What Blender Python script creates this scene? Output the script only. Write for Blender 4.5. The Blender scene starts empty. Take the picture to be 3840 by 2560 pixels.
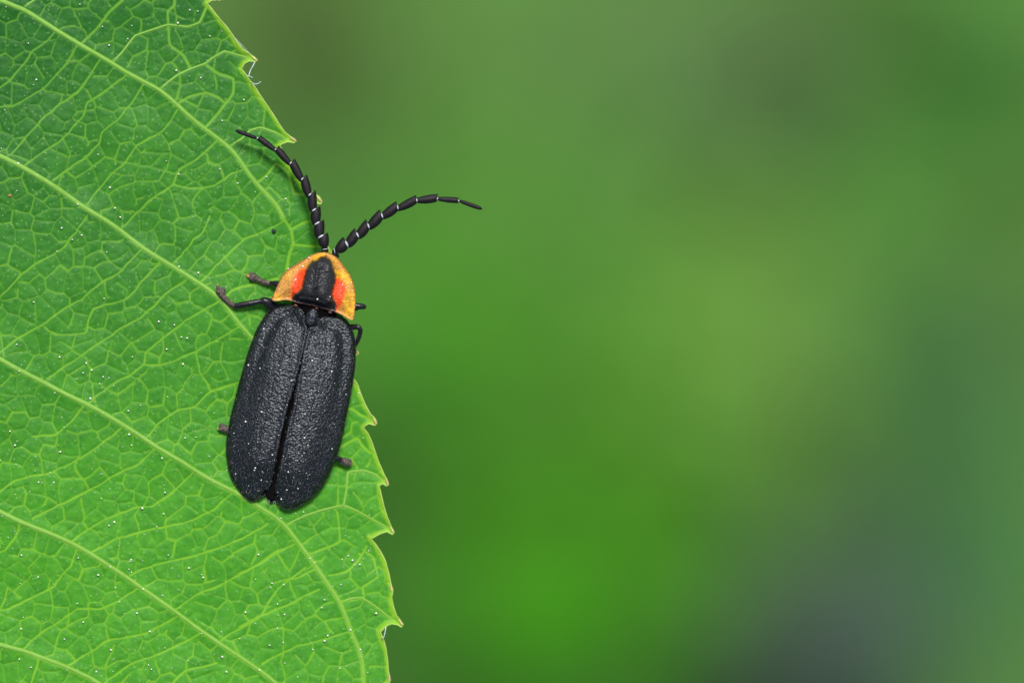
import bpy, math, random
import numpy as np
from mathutils import Vector, noise as mnoise

random.seed(7)
RNG = np.random.default_rng(11)
scene = bpy.context.scene
COL = scene.collection

# ------------------------------------------------------------------ camera, sky, sun, exposure
K = 9.2e-6            # metres of the place per unit of the tracing plane (beetle about 9 mm long)
H = 1.00              # height of the leaf above the ground
D = 0.25              # lens to leaf
cam_d = bpy.data.cameras.new("Camera")
cam = bpy.data.objects.new("Camera", cam_d); COL.objects.link(cam)
cam.location = (0, 0, H + D)
cam_d.sensor_width = 36.0
cam_d.lens = 36.0 * D / (3840 * K)
cam_d.clip_start = 0.005
cam_d.clip_end = 2000.0
cam_d.dof.use_dof = True
cam_d.dof.focus_distance = D - 0.0009
cam_d.dof.aperture_fstop = 27.0
scene.camera = cam

SUN_EL, SUN_AZ = math.radians(57), math.radians(10)   # azimuth counted from +Y (top of the picture) towards +X
world = bpy.data.worlds.new("World"); scene.world = world; world.use_nodes = True
wn = world.node_tree
sky = wn.nodes.new("ShaderNodeTexSky"); sky.sky_type = 'NISHITA'; sky.sun_disc = False
sky.sun_elevation = SUN_EL; sky.sun_rotation = SUN_AZ
sky.air_density = 1.0; sky.dust_density = 2.5; sky.ozone_density = 1.0
wn.links.new(sky.outputs[0], wn.nodes["Background"].inputs[0])
wn.nodes["Background"].inputs[1].default_value = 0.07

sun_d = bpy.data.lights.new("Sun", 'SUN'); sun = bpy.data.objects.new("Sun", sun_d); COL.objects.link(sun)
sun_d.energy = 3.0; sun_d.angle = math.radians(16); sun_d.color = (1.0, 0.96, 0.88)
sdir = Vector((math.sin(SUN_AZ) * math.cos(SUN_EL), math.cos(SUN_AZ) * math.cos(SUN_EL), math.sin(SUN_EL)))
sun.rotation_euler = (-sdir).to_track_quat('-Z', 'Y').to_euler()
sun.location = sdir * 5

scene.view_settings.view_transform = 'Standard'
scene.view_settings.look = 'None'
scene.view_settings.exposure = 0.75
scene.view_settings.gamma = 1.0
scene.view_settings.use_curve_mapping = False
scene.render.engine = 'CYCLES'
scene.cycles.use_denoising = True
scene.cycles.denoising_prefilter = 'ACCURATE'
scene.cycles.use_adaptive_sampling = False
scene.cycles.max_bounces = 8

# ------------------------------------------------------------------ helpers
def tag(o, label=None, cat=None, group=None, kind=None):
    for k, v in (("label", label), ("category", cat), ("group", group), ("kind", kind)):
        if v: o[k] = v
    return o

WLOC = {}
def empty(name, loc):
    o = bpy.data.objects.new(name, None); COL.objects.link(o)
    o.location = loc; o.empty_display_size = 0.002; WLOC[o.name] = np.array(loc, float)
    return o

def make_mesh(name, V, F, smooth=True):
    """V (N,3) array; F (M,3) or (M,4) index array or list of such."""
    me = bpy.data.meshes.new(name)
    Fs = F if isinstance(F, list) else [F]
    Fs = [np.asarray(f, dtype=np.int32) for f in Fs if len(f)]
    me.vertices.add(len(V)); me.vertices.foreach_set("co", np.asarray(V, np.float32).ravel())
    nl = sum(f.size for f in Fs); npoly = sum(len(f) for f in Fs)
    me.loops.add(nl); me.polygons.add(npoly)
    me.loops.foreach_set("vertex_index", np.concatenate([f.ravel() for f in Fs]))
    tot = np.concatenate([np.full(len(f), f.shape[1], np.int32) for f in Fs])
    me.polygons.foreach_set("loop_start", np.concatenate([[0], np.cumsum(tot)[:-1]]).astype(np.int32))
    me.polygons.foreach_set("use_smooth", np.full(npoly, smooth))
    me.update(calc_edges=True); me.validate()
    return me

def obj(name, V, F, mat, parent=None, attrs=None, loc=None, smooth=True):
    """V in world metres; made relative to the parent's (or own) base point."""
    V = np.asarray(V, float)
    base = WLOC[parent.name] if parent is not None else np.array(loc if loc is not None else (0, 0, 0), float)
    me = make_mesh(name, V - base, F, smooth)
    for k, a in (attrs or {}).items():
        a = np.asarray(a, np.float32)
        if a.ndim == 1:
            at = me.attributes.new(k, 'FLOAT', 'POINT'); at.data.foreach_set("value", a)
        else:
            at = me.attributes.new(k, 'FLOAT_COLOR', 'POINT')
            at.data.foreach_set("color", np.concatenate([a, np.ones((len(a), 1), np.float32)], 1).ravel())
    me.materials.append(mat)
    o = bpy.data.objects.new(name, me); COL.objects.link(o)
    if parent is not None: o.parent = parent
    else: o.location = base
    WLOC[o.name] = base
    return o

def W(p, z=0.0):
    """tracing plane (x right, y down, z up, all in tracing units) -> world metres"""
    p = np.asarray(p, float)
    if p.ndim == 1: p = p[None]
    if p.shape[1] == 2: p = np.column_stack([p, np.broadcast_to(z, len(p))])
    return np.column_stack([(p[:, 0] - 1920) * K, (1280 - p[:, 1]) * K, H + p[:, 2] * K])

def crop(ox, oy, f, pts): return [(ox + x * f, oy + y * f) for x, y in pts]

_tabs = {}
def vnoise(x, y, s, seed=0):
    if seed not in _tabs: _tabs[seed] = np.random.default_rng(seed + 100).random((256, 256)) * 2 - 1
    T = _tabs[seed]; x = np.asarray(x) / s; y = np.asarray(y) / s
    xi = np.floor(x).astype(int); yi = np.floor(y).astype(int); fx = x - xi; fy = y - yi
    fx = fx * fx * fx * (fx * (fx * 6 - 15) + 10); fy = fy * fy * fy * (fy * (fy * 6 - 15) + 10)
    a = T[xi & 255, yi & 255]; b = T[(xi + 1) & 255, yi & 255]; c = T[xi & 255, (yi + 1) & 255]; d = T[(xi + 1) & 255, (yi + 1) & 255]
    return (a * (1 - fx) + b * fx) * (1 - fy) + (c * (1 - fx) + d * fx) * fy

def sstep(a, b, x):
    t = np.clip((x - a) / (b - a), 0, 1); return t * t * (3 - 2 * t)

def catmull(P, n=6, closed=False):
    P = np.asarray(P, float); out = []; N = len(P); R = range(N if closed else N - 1)
    for i in R:
        p0 = P[(i - 1) % N] if closed else P[max(i - 1, 0)]
        p1 = P[i]; p2 = P[(i + 1) % N]; p3 = P[(i + 2) % N] if closed else P[min(i + 2, N - 1)]
        for k in range(n):
            t = k / n
            out.append(0.5 * (2 * p1 + (p2 - p0) * t + (2 * p0 - 5 * p1 + 4 * p2 - p3) * t * t + (3 * p1 - p0 - 3 * p2 + p3) * t ** 3))
    if not closed: out.append(P[-1])
    return np.array(out)

def seg_dist(X, Y, poly, closed=False):
    """distance of every point to a polyline"""
    P = np.asarray(poly, float); best = np.full(X.shape, 1e9); bx = np.zeros(X.shape); by = np.zeros(X.shape)
    n = len(P)
    for i in range(n if closed else n - 1):
        a = P[i]; b = P[(i + 1) % n]; d = b - a; L = d @ d
        if L < 1e-12: continue
        t = np.clip(((X - a[0]) * d[0] + (Y - a[1]) * d[1]) / L, 0, 1)
        qx = a[0] + t * d[0]; qy = a[1] + t * d[1]; q = (X - qx) ** 2 + (Y - qy) ** 2
        m = q < best; best[m] = q[m]; bx[m] = qx[m]; by[m] = qy[m]
    return np.sqrt(best), bx, by

def grid_dist(xs, ys, poly, reach, out=None, closed=False, width=None):
    """distance field on a tensor grid, only near the polyline; width (per point) divides it"""
    F = np.full((len(ys), len(xs)), float(reach)) if out is None else out
    P = np.asarray(poly, float); n = len(P)
    for i in range(n if closed else n - 1):
        a = P[i]; b = P[(i + 1) % n]; d = b - a; L = d @ d
        if L < 1e-12: continue
        i0, i1 = np.searchsorted(xs, [min(a[0], b[0]) - reach, max(a[0], b[0]) + reach])
        j0, j1 = np.searchsorted(ys, [min(a[1], b[1]) - reach, max(a[1], b[1]) + reach])
        if i1 <= i0 or j1 <= j0: continue
        X, Y = np.meshgrid(xs[i0:i1], ys[j0:j1])
        t = np.clip(((X - a[0]) * d[0] + (Y - a[1]) * d[1]) / L, 0, 1)
        q = np.hypot(X - a[0] - t * d[0], Y - a[1] - t * d[1])
        if width is not None: q = q / (width[i] * (1 - t) + width[(i + 1) % n] * t)
        F[j0:j1, i0:i1] = np.minimum(F[j0:j1, i0:i1], q)
    return F

def inside_grid(xs, ys, poly):
    P = np.asarray(poly, float); ins = np.zeros((len(ys), len(xs)), bool); n = len(P)
    for i in range(n):
        (x1, y1), (x2, y2) = P[i], P[(i + 1) % n]
        if y1 == y2: continue
        j0, j1 = np.searchsorted(ys, [min(y1, y2), max(y1, y2)])
        for j in range(j0, j1):
            xc = x1 + (ys[j] - y1) * (x2 - x1) / (y2 - y1)
            ins[j, :np.searchsorted(xs, xc)] ^= True
    return ins

def patch(xs, ys, poly):
    """fill an outline with a grid whose rim vertices lie on the outline -> X, Y (used vertices), quads, used mask"""
    ins = inside_grid(xs, ys, poly)
    X, Y = np.meshgrid(xs, ys)
    cell = ins[:-1, :-1] | ins[1:, :-1] | ins[:-1, 1:] | ins[1:, 1:]
    used = np.zeros_like(ins); used[:-1, :-1] |= cell; used[1:, :-1] |= cell; used[:-1, 1:] |= cell; used[1:, 1:] |= cell
    out = used & ~ins
    _, bx, by = seg_dist(X[out], Y[out], poly, True); X[out] = bx; Y[out] = by
    idx = np.full(ins.shape, -1); idx[used] = np.arange(used.sum())
    q = np.stack([idx[1:, :-1], idx[1:, 1:], idx[:-1, 1:], idx[:-1, :-1]], -1)[cell]
    return X, Y, q, used

def tube(P, R, n=10, zs=1.0, cap=True):
    """tube through 3-D points (tracing units), radius per point, flattened in z by zs"""
    P = np.asarray(P, float); R = np.broadcast_to(np.asarray(R, float), len(P)); V = []; N = len(P)
    T = np.gradient(P, axis=0); T /= np.linalg.norm(T, axis=1)[:, None] + 1e-12
    for i in range(N):
        s = np.cross(T[i], (0, 0, 1.0)); l = np.linalg.norm(s)
        s = s / l if l > 1e-4 else np.array((1.0, 0, 0)); u = np.cross(s, T[i])
        for k in range(n):
            a = 2 * math.pi * k / n
            V.append(P[i] + R[i] * (math.cos(a) * s + zs * math.sin(a) * u))
    i, k = np.meshgrid(np.arange(N - 1), np.arange(n), indexing='ij'); k2 = (k + 1) % n
    q = np.stack([i * n + k, i * n + k2, (i + 1) * n + k2, (i + 1) * n + k], -1).reshape(-1, 4)
    F = [q]
    if cap:
        V.append(P[0] - T[0] * R[0] * 0.6); V.append(P[-1] + T[-1] * R[-1] * 0.6); a, b = len(V) - 2, len(V) - 1
        kk = np.arange(n); k2 = (kk + 1) % n
        F.append(np.stack([np.full(n, a), k2, kk], -1)); F.append(np.stack([np.full(n, b), (N - 1) * n + kk, (N - 1) * n + k2], -1))
    return np.array(V), F

def merge(parts):
    V, F3, F4, o = [], [], [], 0
    for v, f in parts:
        for g in (f if isinstance(f, list) else [f]):
            g = np.asarray(g); (F3 if g.shape[1] == 3 else F4).append(g + o)
        V.append(v); o += len(v)
    F = []
    if F4: F.append(np.concatenate(F4))
    if F3: F.append(np.concatenate(F3))
    return np.concatenate(V), F

def ellipsoid(c, ax, nu=12, nv=8):
    """ax: three axis vectors"""
    V = []
    for j in range(1, nv):
        for i in range(nu):
            a = 2 * math.pi * i / nu; b = math.pi * j / nv
            V.append(np.array(c) + math.sin(b) * math.cos(a) * np.array(ax[0]) + math.sin(b) * math.sin(a) * np.array(ax[1]) + math.cos(b) * np.array(ax[2]))
    V.append(np.array(c) + np.array(ax[2])); V.append(np.array(c) - np.array(ax[2])); t, b_ = len(V) - 2, len(V) - 1
    q = [(j * nu + i, (j + 1) * nu + i, (j + 1) * nu + (i + 1) % nu, j * nu + (i + 1) % nu) for j in range(nv - 2) for i in range(nu)]
    f = [(t, i, (i + 1) % nu) for i in range(nu)] + [(b_, (nv - 2) * nu + (i + 1) % nu, (nv - 2) * nu + i) for i in range(nu)]
    return np.array(V), [np.array(q), np.array(f)]

# ------------------------------------------------------------------ materials
def mat(name):
    m = bpy.data.materials.new(name); m.use_nodes = True
    nt = m.node_tree; b = nt.nodes["Principled BSDF"]
    return m, nt, b
def nd(nt, typ, **kw):
    n = nt.nodes.new(typ)
    for k, v in kw.items(): setattr(n, k, v)
    return n
def noise_node(nt, scale, detail=3, rough=0.55, coord=None, dist=0.0):
    n = nd(nt, "ShaderNodeTexNoise"); n.inputs["Scale"].default_value = scale; n.inputs["Detail"].default_value = detail
    n.inputs["Roughness"].default_value = rough; n.inputs["Distortion"].default_value = dist
    if coord is None:
        c = nd(nt, "ShaderNodeTexCoord"); coord = c.outputs["Object"]
    nt.links.new(coord, n.inputs["Vector"]); return n
def mixc(nt, fac, a, b, mode='MIX'):
    n = nd(nt, "ShaderNodeMix", data_type='RGBA', blend_type=mode)
    for sock, v in ((n.inputs[0], fac), (n.inputs[6], a), (n.inputs[7], b)):
        if hasattr(v, "is_output"): nt.links.new(v, sock)
        elif isinstance(v, (int, float)): sock.default_value = v
        else: sock.default_value = (*v, 1)
    return n.outputs[2]
def ramp(nt, src, stops):
    r = nd(nt, "ShaderNodeValToRGB"); e = r.color_ramp.elements
    while len(e) > 1: e.remove(e[-1])
    e[0].position = stops[0][0]; e[0].color = (*stops[0][1], 1)
    for p, c in stops[1:]:
        k = e.new(p); k.color = (*c, 1)
    nt.links.new(src, r.inputs[0]); return r.outputs[0]
def bump(nt, b, src, dist, strength=1.0, prev=None):
    n = nd(nt, "ShaderNodeBump"); n.inputs["Distance"].default_value = dist; n.inputs["Strength"].default_value = strength
    nt.links.new(src, n.inputs["Height"])
    if prev is not None: nt.links.new(prev, n.inputs["Normal"])
    if b is not None: nt.links.new(n.outputs[0], b.inputs["Normal"])
    return n.outputs[0]
def attr(nt, name):
    n = nd(nt, "ShaderNodeAttribute"); n.attribute_name = name; return n
def thin_leaf(nt, b, colour, amount):
    """reflecting + translucent sheet"""
    t = nd(nt, "ShaderNodeBsdfTranslucent"); mx = nd(nt, "ShaderNodeMixShader"); mx.inputs[0].default_value = amount
    if hasattr(colour, "is_output"): nt.links.new(colour, t.inputs[0])
    else: t.inputs[0].default_value = (*colour, 1)
    nt.links.new(b.outputs[0], mx.inputs[1]); nt.links.new(t.outputs[0], mx.inputs[2])
    nt.links.new(mx.outputs[0], nt.nodes["Material Output"].inputs[0])

U = 1.0 / K           # texture scale of one tracing unit

def m_blade():
    m, nt, b = mat("leaf_blade")
    mid = noise_node(nt, U / 38, 3); fine = noise_node(nt, U / 6.0, 4, 0.65)
    tone_grad = attr(nt, "tone_grad").outputs["Fac"]
    lam = mixc(nt, tone_grad, (0.010, 0.088, 0.013), (0.056, 0.265, 0.016))
    f2 = nd(nt, "ShaderNodeMapRange"); f2.inputs[1].default_value = 0.35; f2.inputs[2].default_value = 0.65; f2.inputs[3].default_value = 0.0; f2.inputs[4].default_value = 0.7
    nt.links.new(mid.outputs[0], f2.inputs[0])
    dark = mixc(nt, 1.0, lam, (0.62, 0.72, 1.0), 'MULTIPLY')
    lam = mixc(nt, f2.outputs[0], lam, dark)
    lam = mixc(nt, attr(nt, "cell").outputs["Fac"], lam, mixc(nt, 1.0, lam, (1.35, 1.14, 1.5), 'MULTIPLY'))
    fl = nd(nt, "ShaderNodeMapRange"); fl.inputs[1].default_value = 0.54; fl.inputs[2].default_value = 0.74; fl.inputs[3].default_value = 0.0; fl.inputs[4].default_value = 0.20
    nt.links.new(fine.outputs[0], fl.inputs[0])
    lam = mixc(nt, fl.outputs[0], lam, (0.10, 0.26, 0.07))
    # pale dots (stomata hair bases)
    tc = nd(nt, "ShaderNodeTexCoord"); vo = nd(nt, "ShaderNodeTexVoronoi"); vo.inputs["Scale"].default_value = U / 21; vo.inputs["Randomness"].default_value = 1.0
    nt.links.new(tc.outputs["Object"], vo.inputs["Vector"])
    dr = nd(nt, "ShaderNodeMapRange"); dr.inputs[1].default_value = 0.10; dr.inputs[2].default_value = 0.24; dr.inputs[3].default_value = 0.34; dr.inputs[4].default_value = 0.0
    nt.links.new(vo.outputs["Distance"], dr.inputs[0])
    lam = mixc(nt, dr.outputs[0], lam, (0.24, 0.44, 0.16))
    vc = mixc(nt, tone_grad, (0.100, 0.270, 0.030), (0.185, 0.420, 0.026))
    c = mixc(nt, attr(nt, "vein").outputs["Fac"], lam, vc)
    c = mixc(nt, attr(nt, "rim").outputs["Fac"], c, (0.27, 0.50, 0.022))
    nt.links.new(c, b.inputs["Base Color"])
    b.inputs["Roughness"].default_value = 0.48; b.inputs["Specular IOR Level"].default_value = 0.12
    n1 = bump(nt, None, mid.outputs[0], 1.6 * K, 0.3)
    bump(nt, b, fine.outputs[0], 0.9 * K, 0.7, n1)
    tcol = mixc(nt, 1.0, c, (1.5, 1.35, 0.6), 'MULTIPLY')
    thin_leaf(nt, b, tcol, 0.22)
    return m

def m_simple(name, colour, rough=0.5, spec=0.4, nscale=None, ncol=None, nfac=0.5, bd=0, bs=None, sss=0):
    m, nt, b = mat(name)
    if nscale:
        n = noise_node(nt, nscale, 4, 0.6)
        c = ramp(nt, n.outputs[0], [(0.32, colour), (0.68, ncol or tuple(v * 0.6 for v in colour))])
        nt.links.new(c, b.inputs["Base Color"])
        if bd:
            n2 = noise_node(nt, bs or nscale, 3); bump(nt, b, n2.outputs[0], bd, 0.8)
    else: b.inputs["Base Color"].default_value = (*colour, 1)
    b.inputs["Roughness"].default_value = rough; b.inputs["Specular IOR Level"].default_value = spec
    return m

def m_elytron():
    m, nt, b = mat("elytron_cuticle")
    tc = nd(nt, "ShaderNodeTexCoord"); mp = nd(nt, "ShaderNodeMapping"); nt.links.new(tc.outputs["Object"], mp.inputs[0])
    mp.inputs["Rotation"].default_value = (0, 0, math.radians(12)); mp.inputs["Scale"].default_value = (0.62, 1.0, 1.0)
    n1 = noise_node(nt, U / 10.0, 2, 0.5, mp.outputs[0], 0.6)
    v = nd(nt, "ShaderNodeTexVoronoi"); v.inputs["Scale"].default_value = U / 6.5; nt.links.new(mp.outputs[0], v.inputs["Vector"])
    c = ramp(nt, n1.outputs[0], [(0.38, (0.002, 0.002, 0.0025)), (0.72, (0.007, 0.007, 0.009))])
    nt.links.new(c, b.inputs["Base Color"])
    rr = ramp(nt, n1.outputs[0], [(0.3, (0.50,) * 3), (0.7, (0.33,) * 3)]); nt.links.new(rr, b.inputs["Roughness"])
    b.inputs["Specular IOR Level"].default_value = 0.62
    p = bump(nt, None, n1.outputs[0], 1.4 * K, 1.0)
    bump(nt, b, v.outputs["Distance"], -2.8 * K, 1.0, p)
    b.inputs["Specular Tint"].default_value = (0.80, 0.90, 1.0, 1)  # blue of the reflected sky put into the tint of the sheen
    return m

def m_pronotum():
    m, nt, b = mat("pronotum_cuticle")
    n = noise_node(nt, U / 7.0, 3, 0.6); n2 = noise_node(nt, U / 7.5, 2)
    c = attr(nt, "pigment").outputs["Color"]
    sp = nd(nt, "ShaderNodeMapRange"); sp.inputs[1].default_value = 0.40; sp.inputs[2].default_value = 0.62; sp.inputs[3].default_value = 0.74; sp.inputs[4].default_value = 1.15
    nt.links.new(n.outputs[0], sp.inputs[0])
    cv = nd(nt, "ShaderNodeCombineColor")
    for i in range(3): nt.links.new(sp.outputs[0], cv.inputs[i])
    c2 = mixc(nt, 1.0, c, cv.outputs[0], 'MULTIPLY')
    nt.links.new(c2, b.inputs["Base Color"])
    b.inputs["Roughness"].default_value = 0.40; b.inputs["Specular IOR Level"].default_value = 0.42
    p = bump(nt, None, n2.outputs[0], 4.0 * K, 0.9); bump(nt, b, n.outputs[0], 2.0 * K, 1.0, p)
    return m

M = {
    'blade': m_blade(),
    'vein': m_simple("vein_tissue", (0.175, 0.355, 0.062), 0.5, 0.12, U / 30, (0.145, 0.315, 0.045), bd=1.2 * K, bs=U / 12),
    'margin': m_simple("leaf_margin_tissue", (0.25, 0.43, 0.060), 0.45, 0.3, U / 60, (0.34, 0.47, 0.12)),
    'tip': m_simple("tooth_gland", (0.42, 0.45, 0.14), 0.45, 0.3, U / 18, (0.36, 0.22, 0.13)),
    'elytron': m_elytron(), 'pronotum': m_pronotum(),
    'cuticle': m_simple("black_cuticle", (0.004, 0.0035, 0.005), 0.30, 0.35, U / 9, (0.016, 0.014, 0.020), bd=2 * K),
    'antenna': m_simple("antenna_cuticle", (0.004, 0.0035, 0.005), 0.5, 0.2, U / 5, (0.012, 0.009, 0.013), bd=2.5 * K),
    'joint': m_simple("joint_membrane", (0.56, 0.58, 0.64), 0.5, 0.3, U / 6, (0.38, 0.40, 0.46)),
    'tarsus': m_simple("tarsus_cuticle", (0.022, 0.017, 0.017), 0.8, 0.2, U / 6, (0.15, 0.122, 0.105), bd=3 * K, bs=U / 4),
    'claw': m_simple("claw_chitin", (0.50, 0.16, 0.06), 0.4, 0.5, U / 8, (0.38, 0.14, 0.08)),
    'brown': m_simple("brown_cuticle", (0.10, 0.035, 0.025), 0.3, 0.5),
    'abdomen': m_simple("abdomen_cuticle", (0.002, 0.002, 0.002), 0.8, 0.06, U / 12, (0.004, 0.003, 0.004)),
    'hair': m_simple("pale_hair", (0.22, 0.22, 0.24), 0.5, 0.4),
    'down': m_simple("elytral_hair", (0.05, 0.05, 0.06), 0.35, 0.5),
    'pollen': m_simple("pollen", (0.74, 0.76, 0.70), 0.7, 0.2),
    'silk': m_simple("silk", (0.55, 0.64, 0.68), 0.35, 0.6),
    'dirt': m_simple("dirt", (0.012, 0.020, 0.016), 0.7, 0.3),
}

# ------------------------------------------------------------------ ground
def m_ground():
    m, nt, b = mat("soil_and_moss")
    n1 = noise_node(nt, 26, 4); n2 = noise_node(nt, 190, 4); n3 = noise_node(nt, 900, 3)
    soil = ramp(nt, n2.outputs[0], [(0.3, (0.055, 0.140, 0.022)), (0.7, (0.080, 0.180, 0.036))])
    moss = ramp(nt, n2.outputs[0], [(0.3, (0.055, 0.175, 0.020)), (0.7, (0.082, 0.225, 0.034))])
    f = ramp(nt, n1.outputs[0], [(0.42, (0,) * 3), (0.58, (1,) * 3)])
    nt.links.new(mixc(nt, f, soil, moss), b.inputs["Base Color"]); b.inputs["Roughness"].default_value = 0.95
    p = bump(nt, None, n2.outputs[0], 0.004, 0.8); bump(nt, b, n3.outputs[0], 0.001, 0.8, p)
    return m
def build_ground():
    a = np.concatenate([-np.geomspace(600, 0.45, 22), np.linspace(-0.4, 0.4, 81), np.geomspace(0.45, 600, 22)])
    X, Y = np.meshgrid(a, a); n = len(a)
    near = np.exp(-(X ** 2 + Y ** 2) / 0.3)
    Z = near * (0.012 * vnoise(X, Y, 0.07, 3) + 0.006 * vnoise(X, Y, 0.024, 4)) - 0.012
    i, j = np.meshgrid(np.arange(n - 1), np.arange(n - 1)); k = (j * n + i).ravel()
    o = obj("ground", np.column_stack([X.ravel(), Y.ravel(), Z.ravel()]), np.stack([k, k + 1, k + n + 1, k + n], -1), m_ground())
    tag(o, "dark olive mossy soil far below the leaf", "ground", kind="structure")
build_ground()

# ------------------------------------------------------------------ the leaf
TOOTH_TIPS = []
E = lambda p: crop(740, 0, .35714, p)
Fc = lambda p: crop(1200, 1380, .4592, p)
G = lambda p: crop(1240, 2000, .35714, p)
outline = [(-900, -1000), (-300, -900), (0, -780), (300, -560), (500, -370), (610, -250), (680, -165), (690, -160), (700, -140), (770, -55), (800, -20), (818, -2), (810, 2), (795, 2)]
outline += E([(105, 42), (150, 95), (200, 160), (260, 232), (320, 300), (375, 380), (420, 450), (480, 520), (560, 580), (605, 608), (624, 635), (612, 652), (590, 648), (540, 645), (495, 670), (465, 725),
              (540, 830), (620, 940), (690, 1050), (780, 1180), (850, 1290), (920, 1390), (980, 1440), (1022, 1463), (1034, 1485), (1018, 1502), (950, 1490), (900, 1510)])
outline += [(1050, 545), (1068, 590), (1090, 628), (1118, 666), (1145, 700), (1172, 722), (1196, 738), (1207, 755), (1204, 765), (1190, 764), (1176, 772), (1172, 800), (1180, 840), (1196, 880), (1220, 915), (1242, 942), (1258, 985), (1268, 1040), (1262, 1100), (1275, 1150),
            (1288, 1200), (1305, 1250), (1322, 1290), (1338, 1308), (1344, 1322), (1338, 1332), (1322, 1332), (1310, 1345), (1312, 1385), (1320, 1415)]
outline += Fc([(285, 100), (310, 140), (330, 200), (370, 300), (410, 375), (448, 412), (464, 448), (448, 466), (400, 452), (370, 468), (356, 488),
               (390, 530), (425, 610), (455, 700), (490, 790), (520, 860), (547, 908), (557, 942), (545, 963), (510, 942), (483, 960),
               (500, 1040), (525, 1140), (550, 1220), (580, 1290), (604, 1338), (592, 1357), (545, 1332), (490, 1350), (430, 1385)])
outline += G([(410, 47), (470, 110), (530, 200), (575, 290), (610, 420), (635, 540), (652, 590), (648, 625), (640, 660), (660, 770), (690, 860), (730, 905), (757, 955), (742, 982), (700, 955), (640, 945), (590, 965), (520, 1030),
              (560, 1130), (585, 1230), (600, 1350), (605, 1440), (622, 1510), (616, 1562)])
outline += [(1445, 2570), (1450, 2680), (1440, 2820), (1380, 3100), (1250, 3500), (1000, 4000), (600, 4500), (100, 4950), (-200, 5100), (-700, 4700), (-1400, 4000), (-1900, 3200), (-2150, 2400), (-2150, 1600), (-2000, 900), (-1800, 200), (-1500, -500), (-1200, -900)]
outline = np.array(outline)

V1 = [(-760, -440), (-400, -190), (0, 8), (46, 20), (97, 38), (153, 77), (219, 120), (306, 171), (378, 214), (423, 237), (469, 270), (536, 309), (605, 332), (663, 393), (714, 444), (770, 480), (816, 523), (862, 548), (893, 592), (929, 643), (959, 691), (1010, 735), (1046, 776), (1064, 820)]
V2 = [(-690, 200), (-350, 410), (0, 589), (31, 597), (92, 628), (133, 658), (199, 689), (255, 735), (306, 770), (352, 800), (398, 825), (449, 859), (495, 899), (541, 933), (602, 973), (658, 1001), (704, 1035), (755, 1065), (796, 1093), (837, 1127), (862, 1167), (893, 1208), (949, 1269), (1010, 1340), (1090, 1420), (1180, 1530), (1250, 1640)]
V3 = [(-620, 960), (-300, 1170), (0, 1343), (31, 1361), (77, 1387), (122, 1410), (173, 1435), (230, 1468), (286, 1494), (327, 1512), (383, 1543), (434, 1573), (485, 1606), (533, 1634), (588, 1677), (643, 1706), (686, 1729), (735, 1765), (790, 1799), (857, 1830), (906, 1854), (950, 1886), (996, 1912), (1033, 1937), (1074, 1966), (1107, 2022), (1159, 2081), (1196, 2140), (1240, 2207), (1281, 2255), (1303, 2332), (1322, 2384), (1344, 2429), (1363, 2473), (1362, 2560), (1370, 2680)]
V4 = [(-560, 1600), (-280, 1770), (0, 1915), (37, 1931), (80, 1955), (122, 1971), (196, 1998), (269, 2032), (337, 2068), (404, 2117), (478, 2160), (539, 2209), (594, 2246), (661, 2289), (735, 2353), (814, 2402), (882, 2450), (955, 2497), (1033, 2554), (1100, 2620), (1240, 2800)]
V5 = [(-500, 2200), (-240, 2330), (0, 2417), (49, 2424), (98, 2436), (147, 2460), (202, 2476), (251, 2497), (306, 2522), (367, 2555), (430, 2595), (700, 2850), (900, 3100)]
MID = [(-900, -1000), (-760, -440), (-690, 200), (-620, 960), (-560, 1600), (-500, 2200), (-400, 3200), (-280, 4300), (-200, 5080)]
cA = lambda p: crop(0, 0, .5102, p)
cD = lambda p: crop(900, 1400, .74, p)
BR = [  # branches off the laterals, running out to the teeth
    cA([(1185, 650), (1300, 560), (1400, 510), (1510, 470), (1560, 430), (1650, 380), (1760, 410), (1860, 432)]),
    cA([(830, 460), (900, 390), (960, 310), (1000, 265), (1100, 230), (1240, 185), (1380, 200), (1470, 165), (1520, 50)]),
    cA([(1690, 1075), (1780, 1020), (1840, 960), (1915, 940), (2010, 970), (2120, 1025)]),
    cA([(190, 50), (280, -10), (400, -120)]),
    cD([(235, 765), (330, 720), (420, 690), (525, 668), (600, 700), (680, 745), (755, 785)]),
    cD([(525, 668), (540, 590), (548, 500), (630, 492), (690, 515), (742, 552)]),
    cD([(515, 1155), (560, 1140), (615, 1135), (680, 1175), (750, 1230), (805, 1265)]),
    cA([(1300, 770), (1400, 710), (1520, 685), (1600, 715), (1660, 760), (1715, 685), (1715, 580), (1610, 545), (1510, 475)]),
    cA([(1510, 940), (1600, 840), (1660, 760)]),
    [(837, 1127), (870, 1090), (910, 1075), (980, 1062), (1040, 1045)],
    cA([(1880, 1355), (1960, 1290), (2030, 1205), (2120, 1270), (2160, 1420), (2230, 1430)]),
    cA([(590, 335), (720, 210), (810, 90), (900, 10), (960, -80)]),
    cA([(1240, 185), (1235, 90), (1285, 40), (1280, -60)]),
    cA([(1240, 185), (1250, 330), (1350, 410), (1400, 500)]),
    [(1050, 785), (1064, 820), (1092, 861), (1100, 917), (1087, 948), (1075, 1010)], [(1092, 861), (1130, 840), (1165, 828)], [(1100, 917), (1150, 922), (1195, 926)],
    crop(1200, 1380, .4592, [(150, 330), (260, 330), (330, 380), (400, 410), (440, 440)]),
    crop(1200, 1380, .4592, [(160, 650), (300, 570), (350, 640), (410, 690)]),
]
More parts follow.
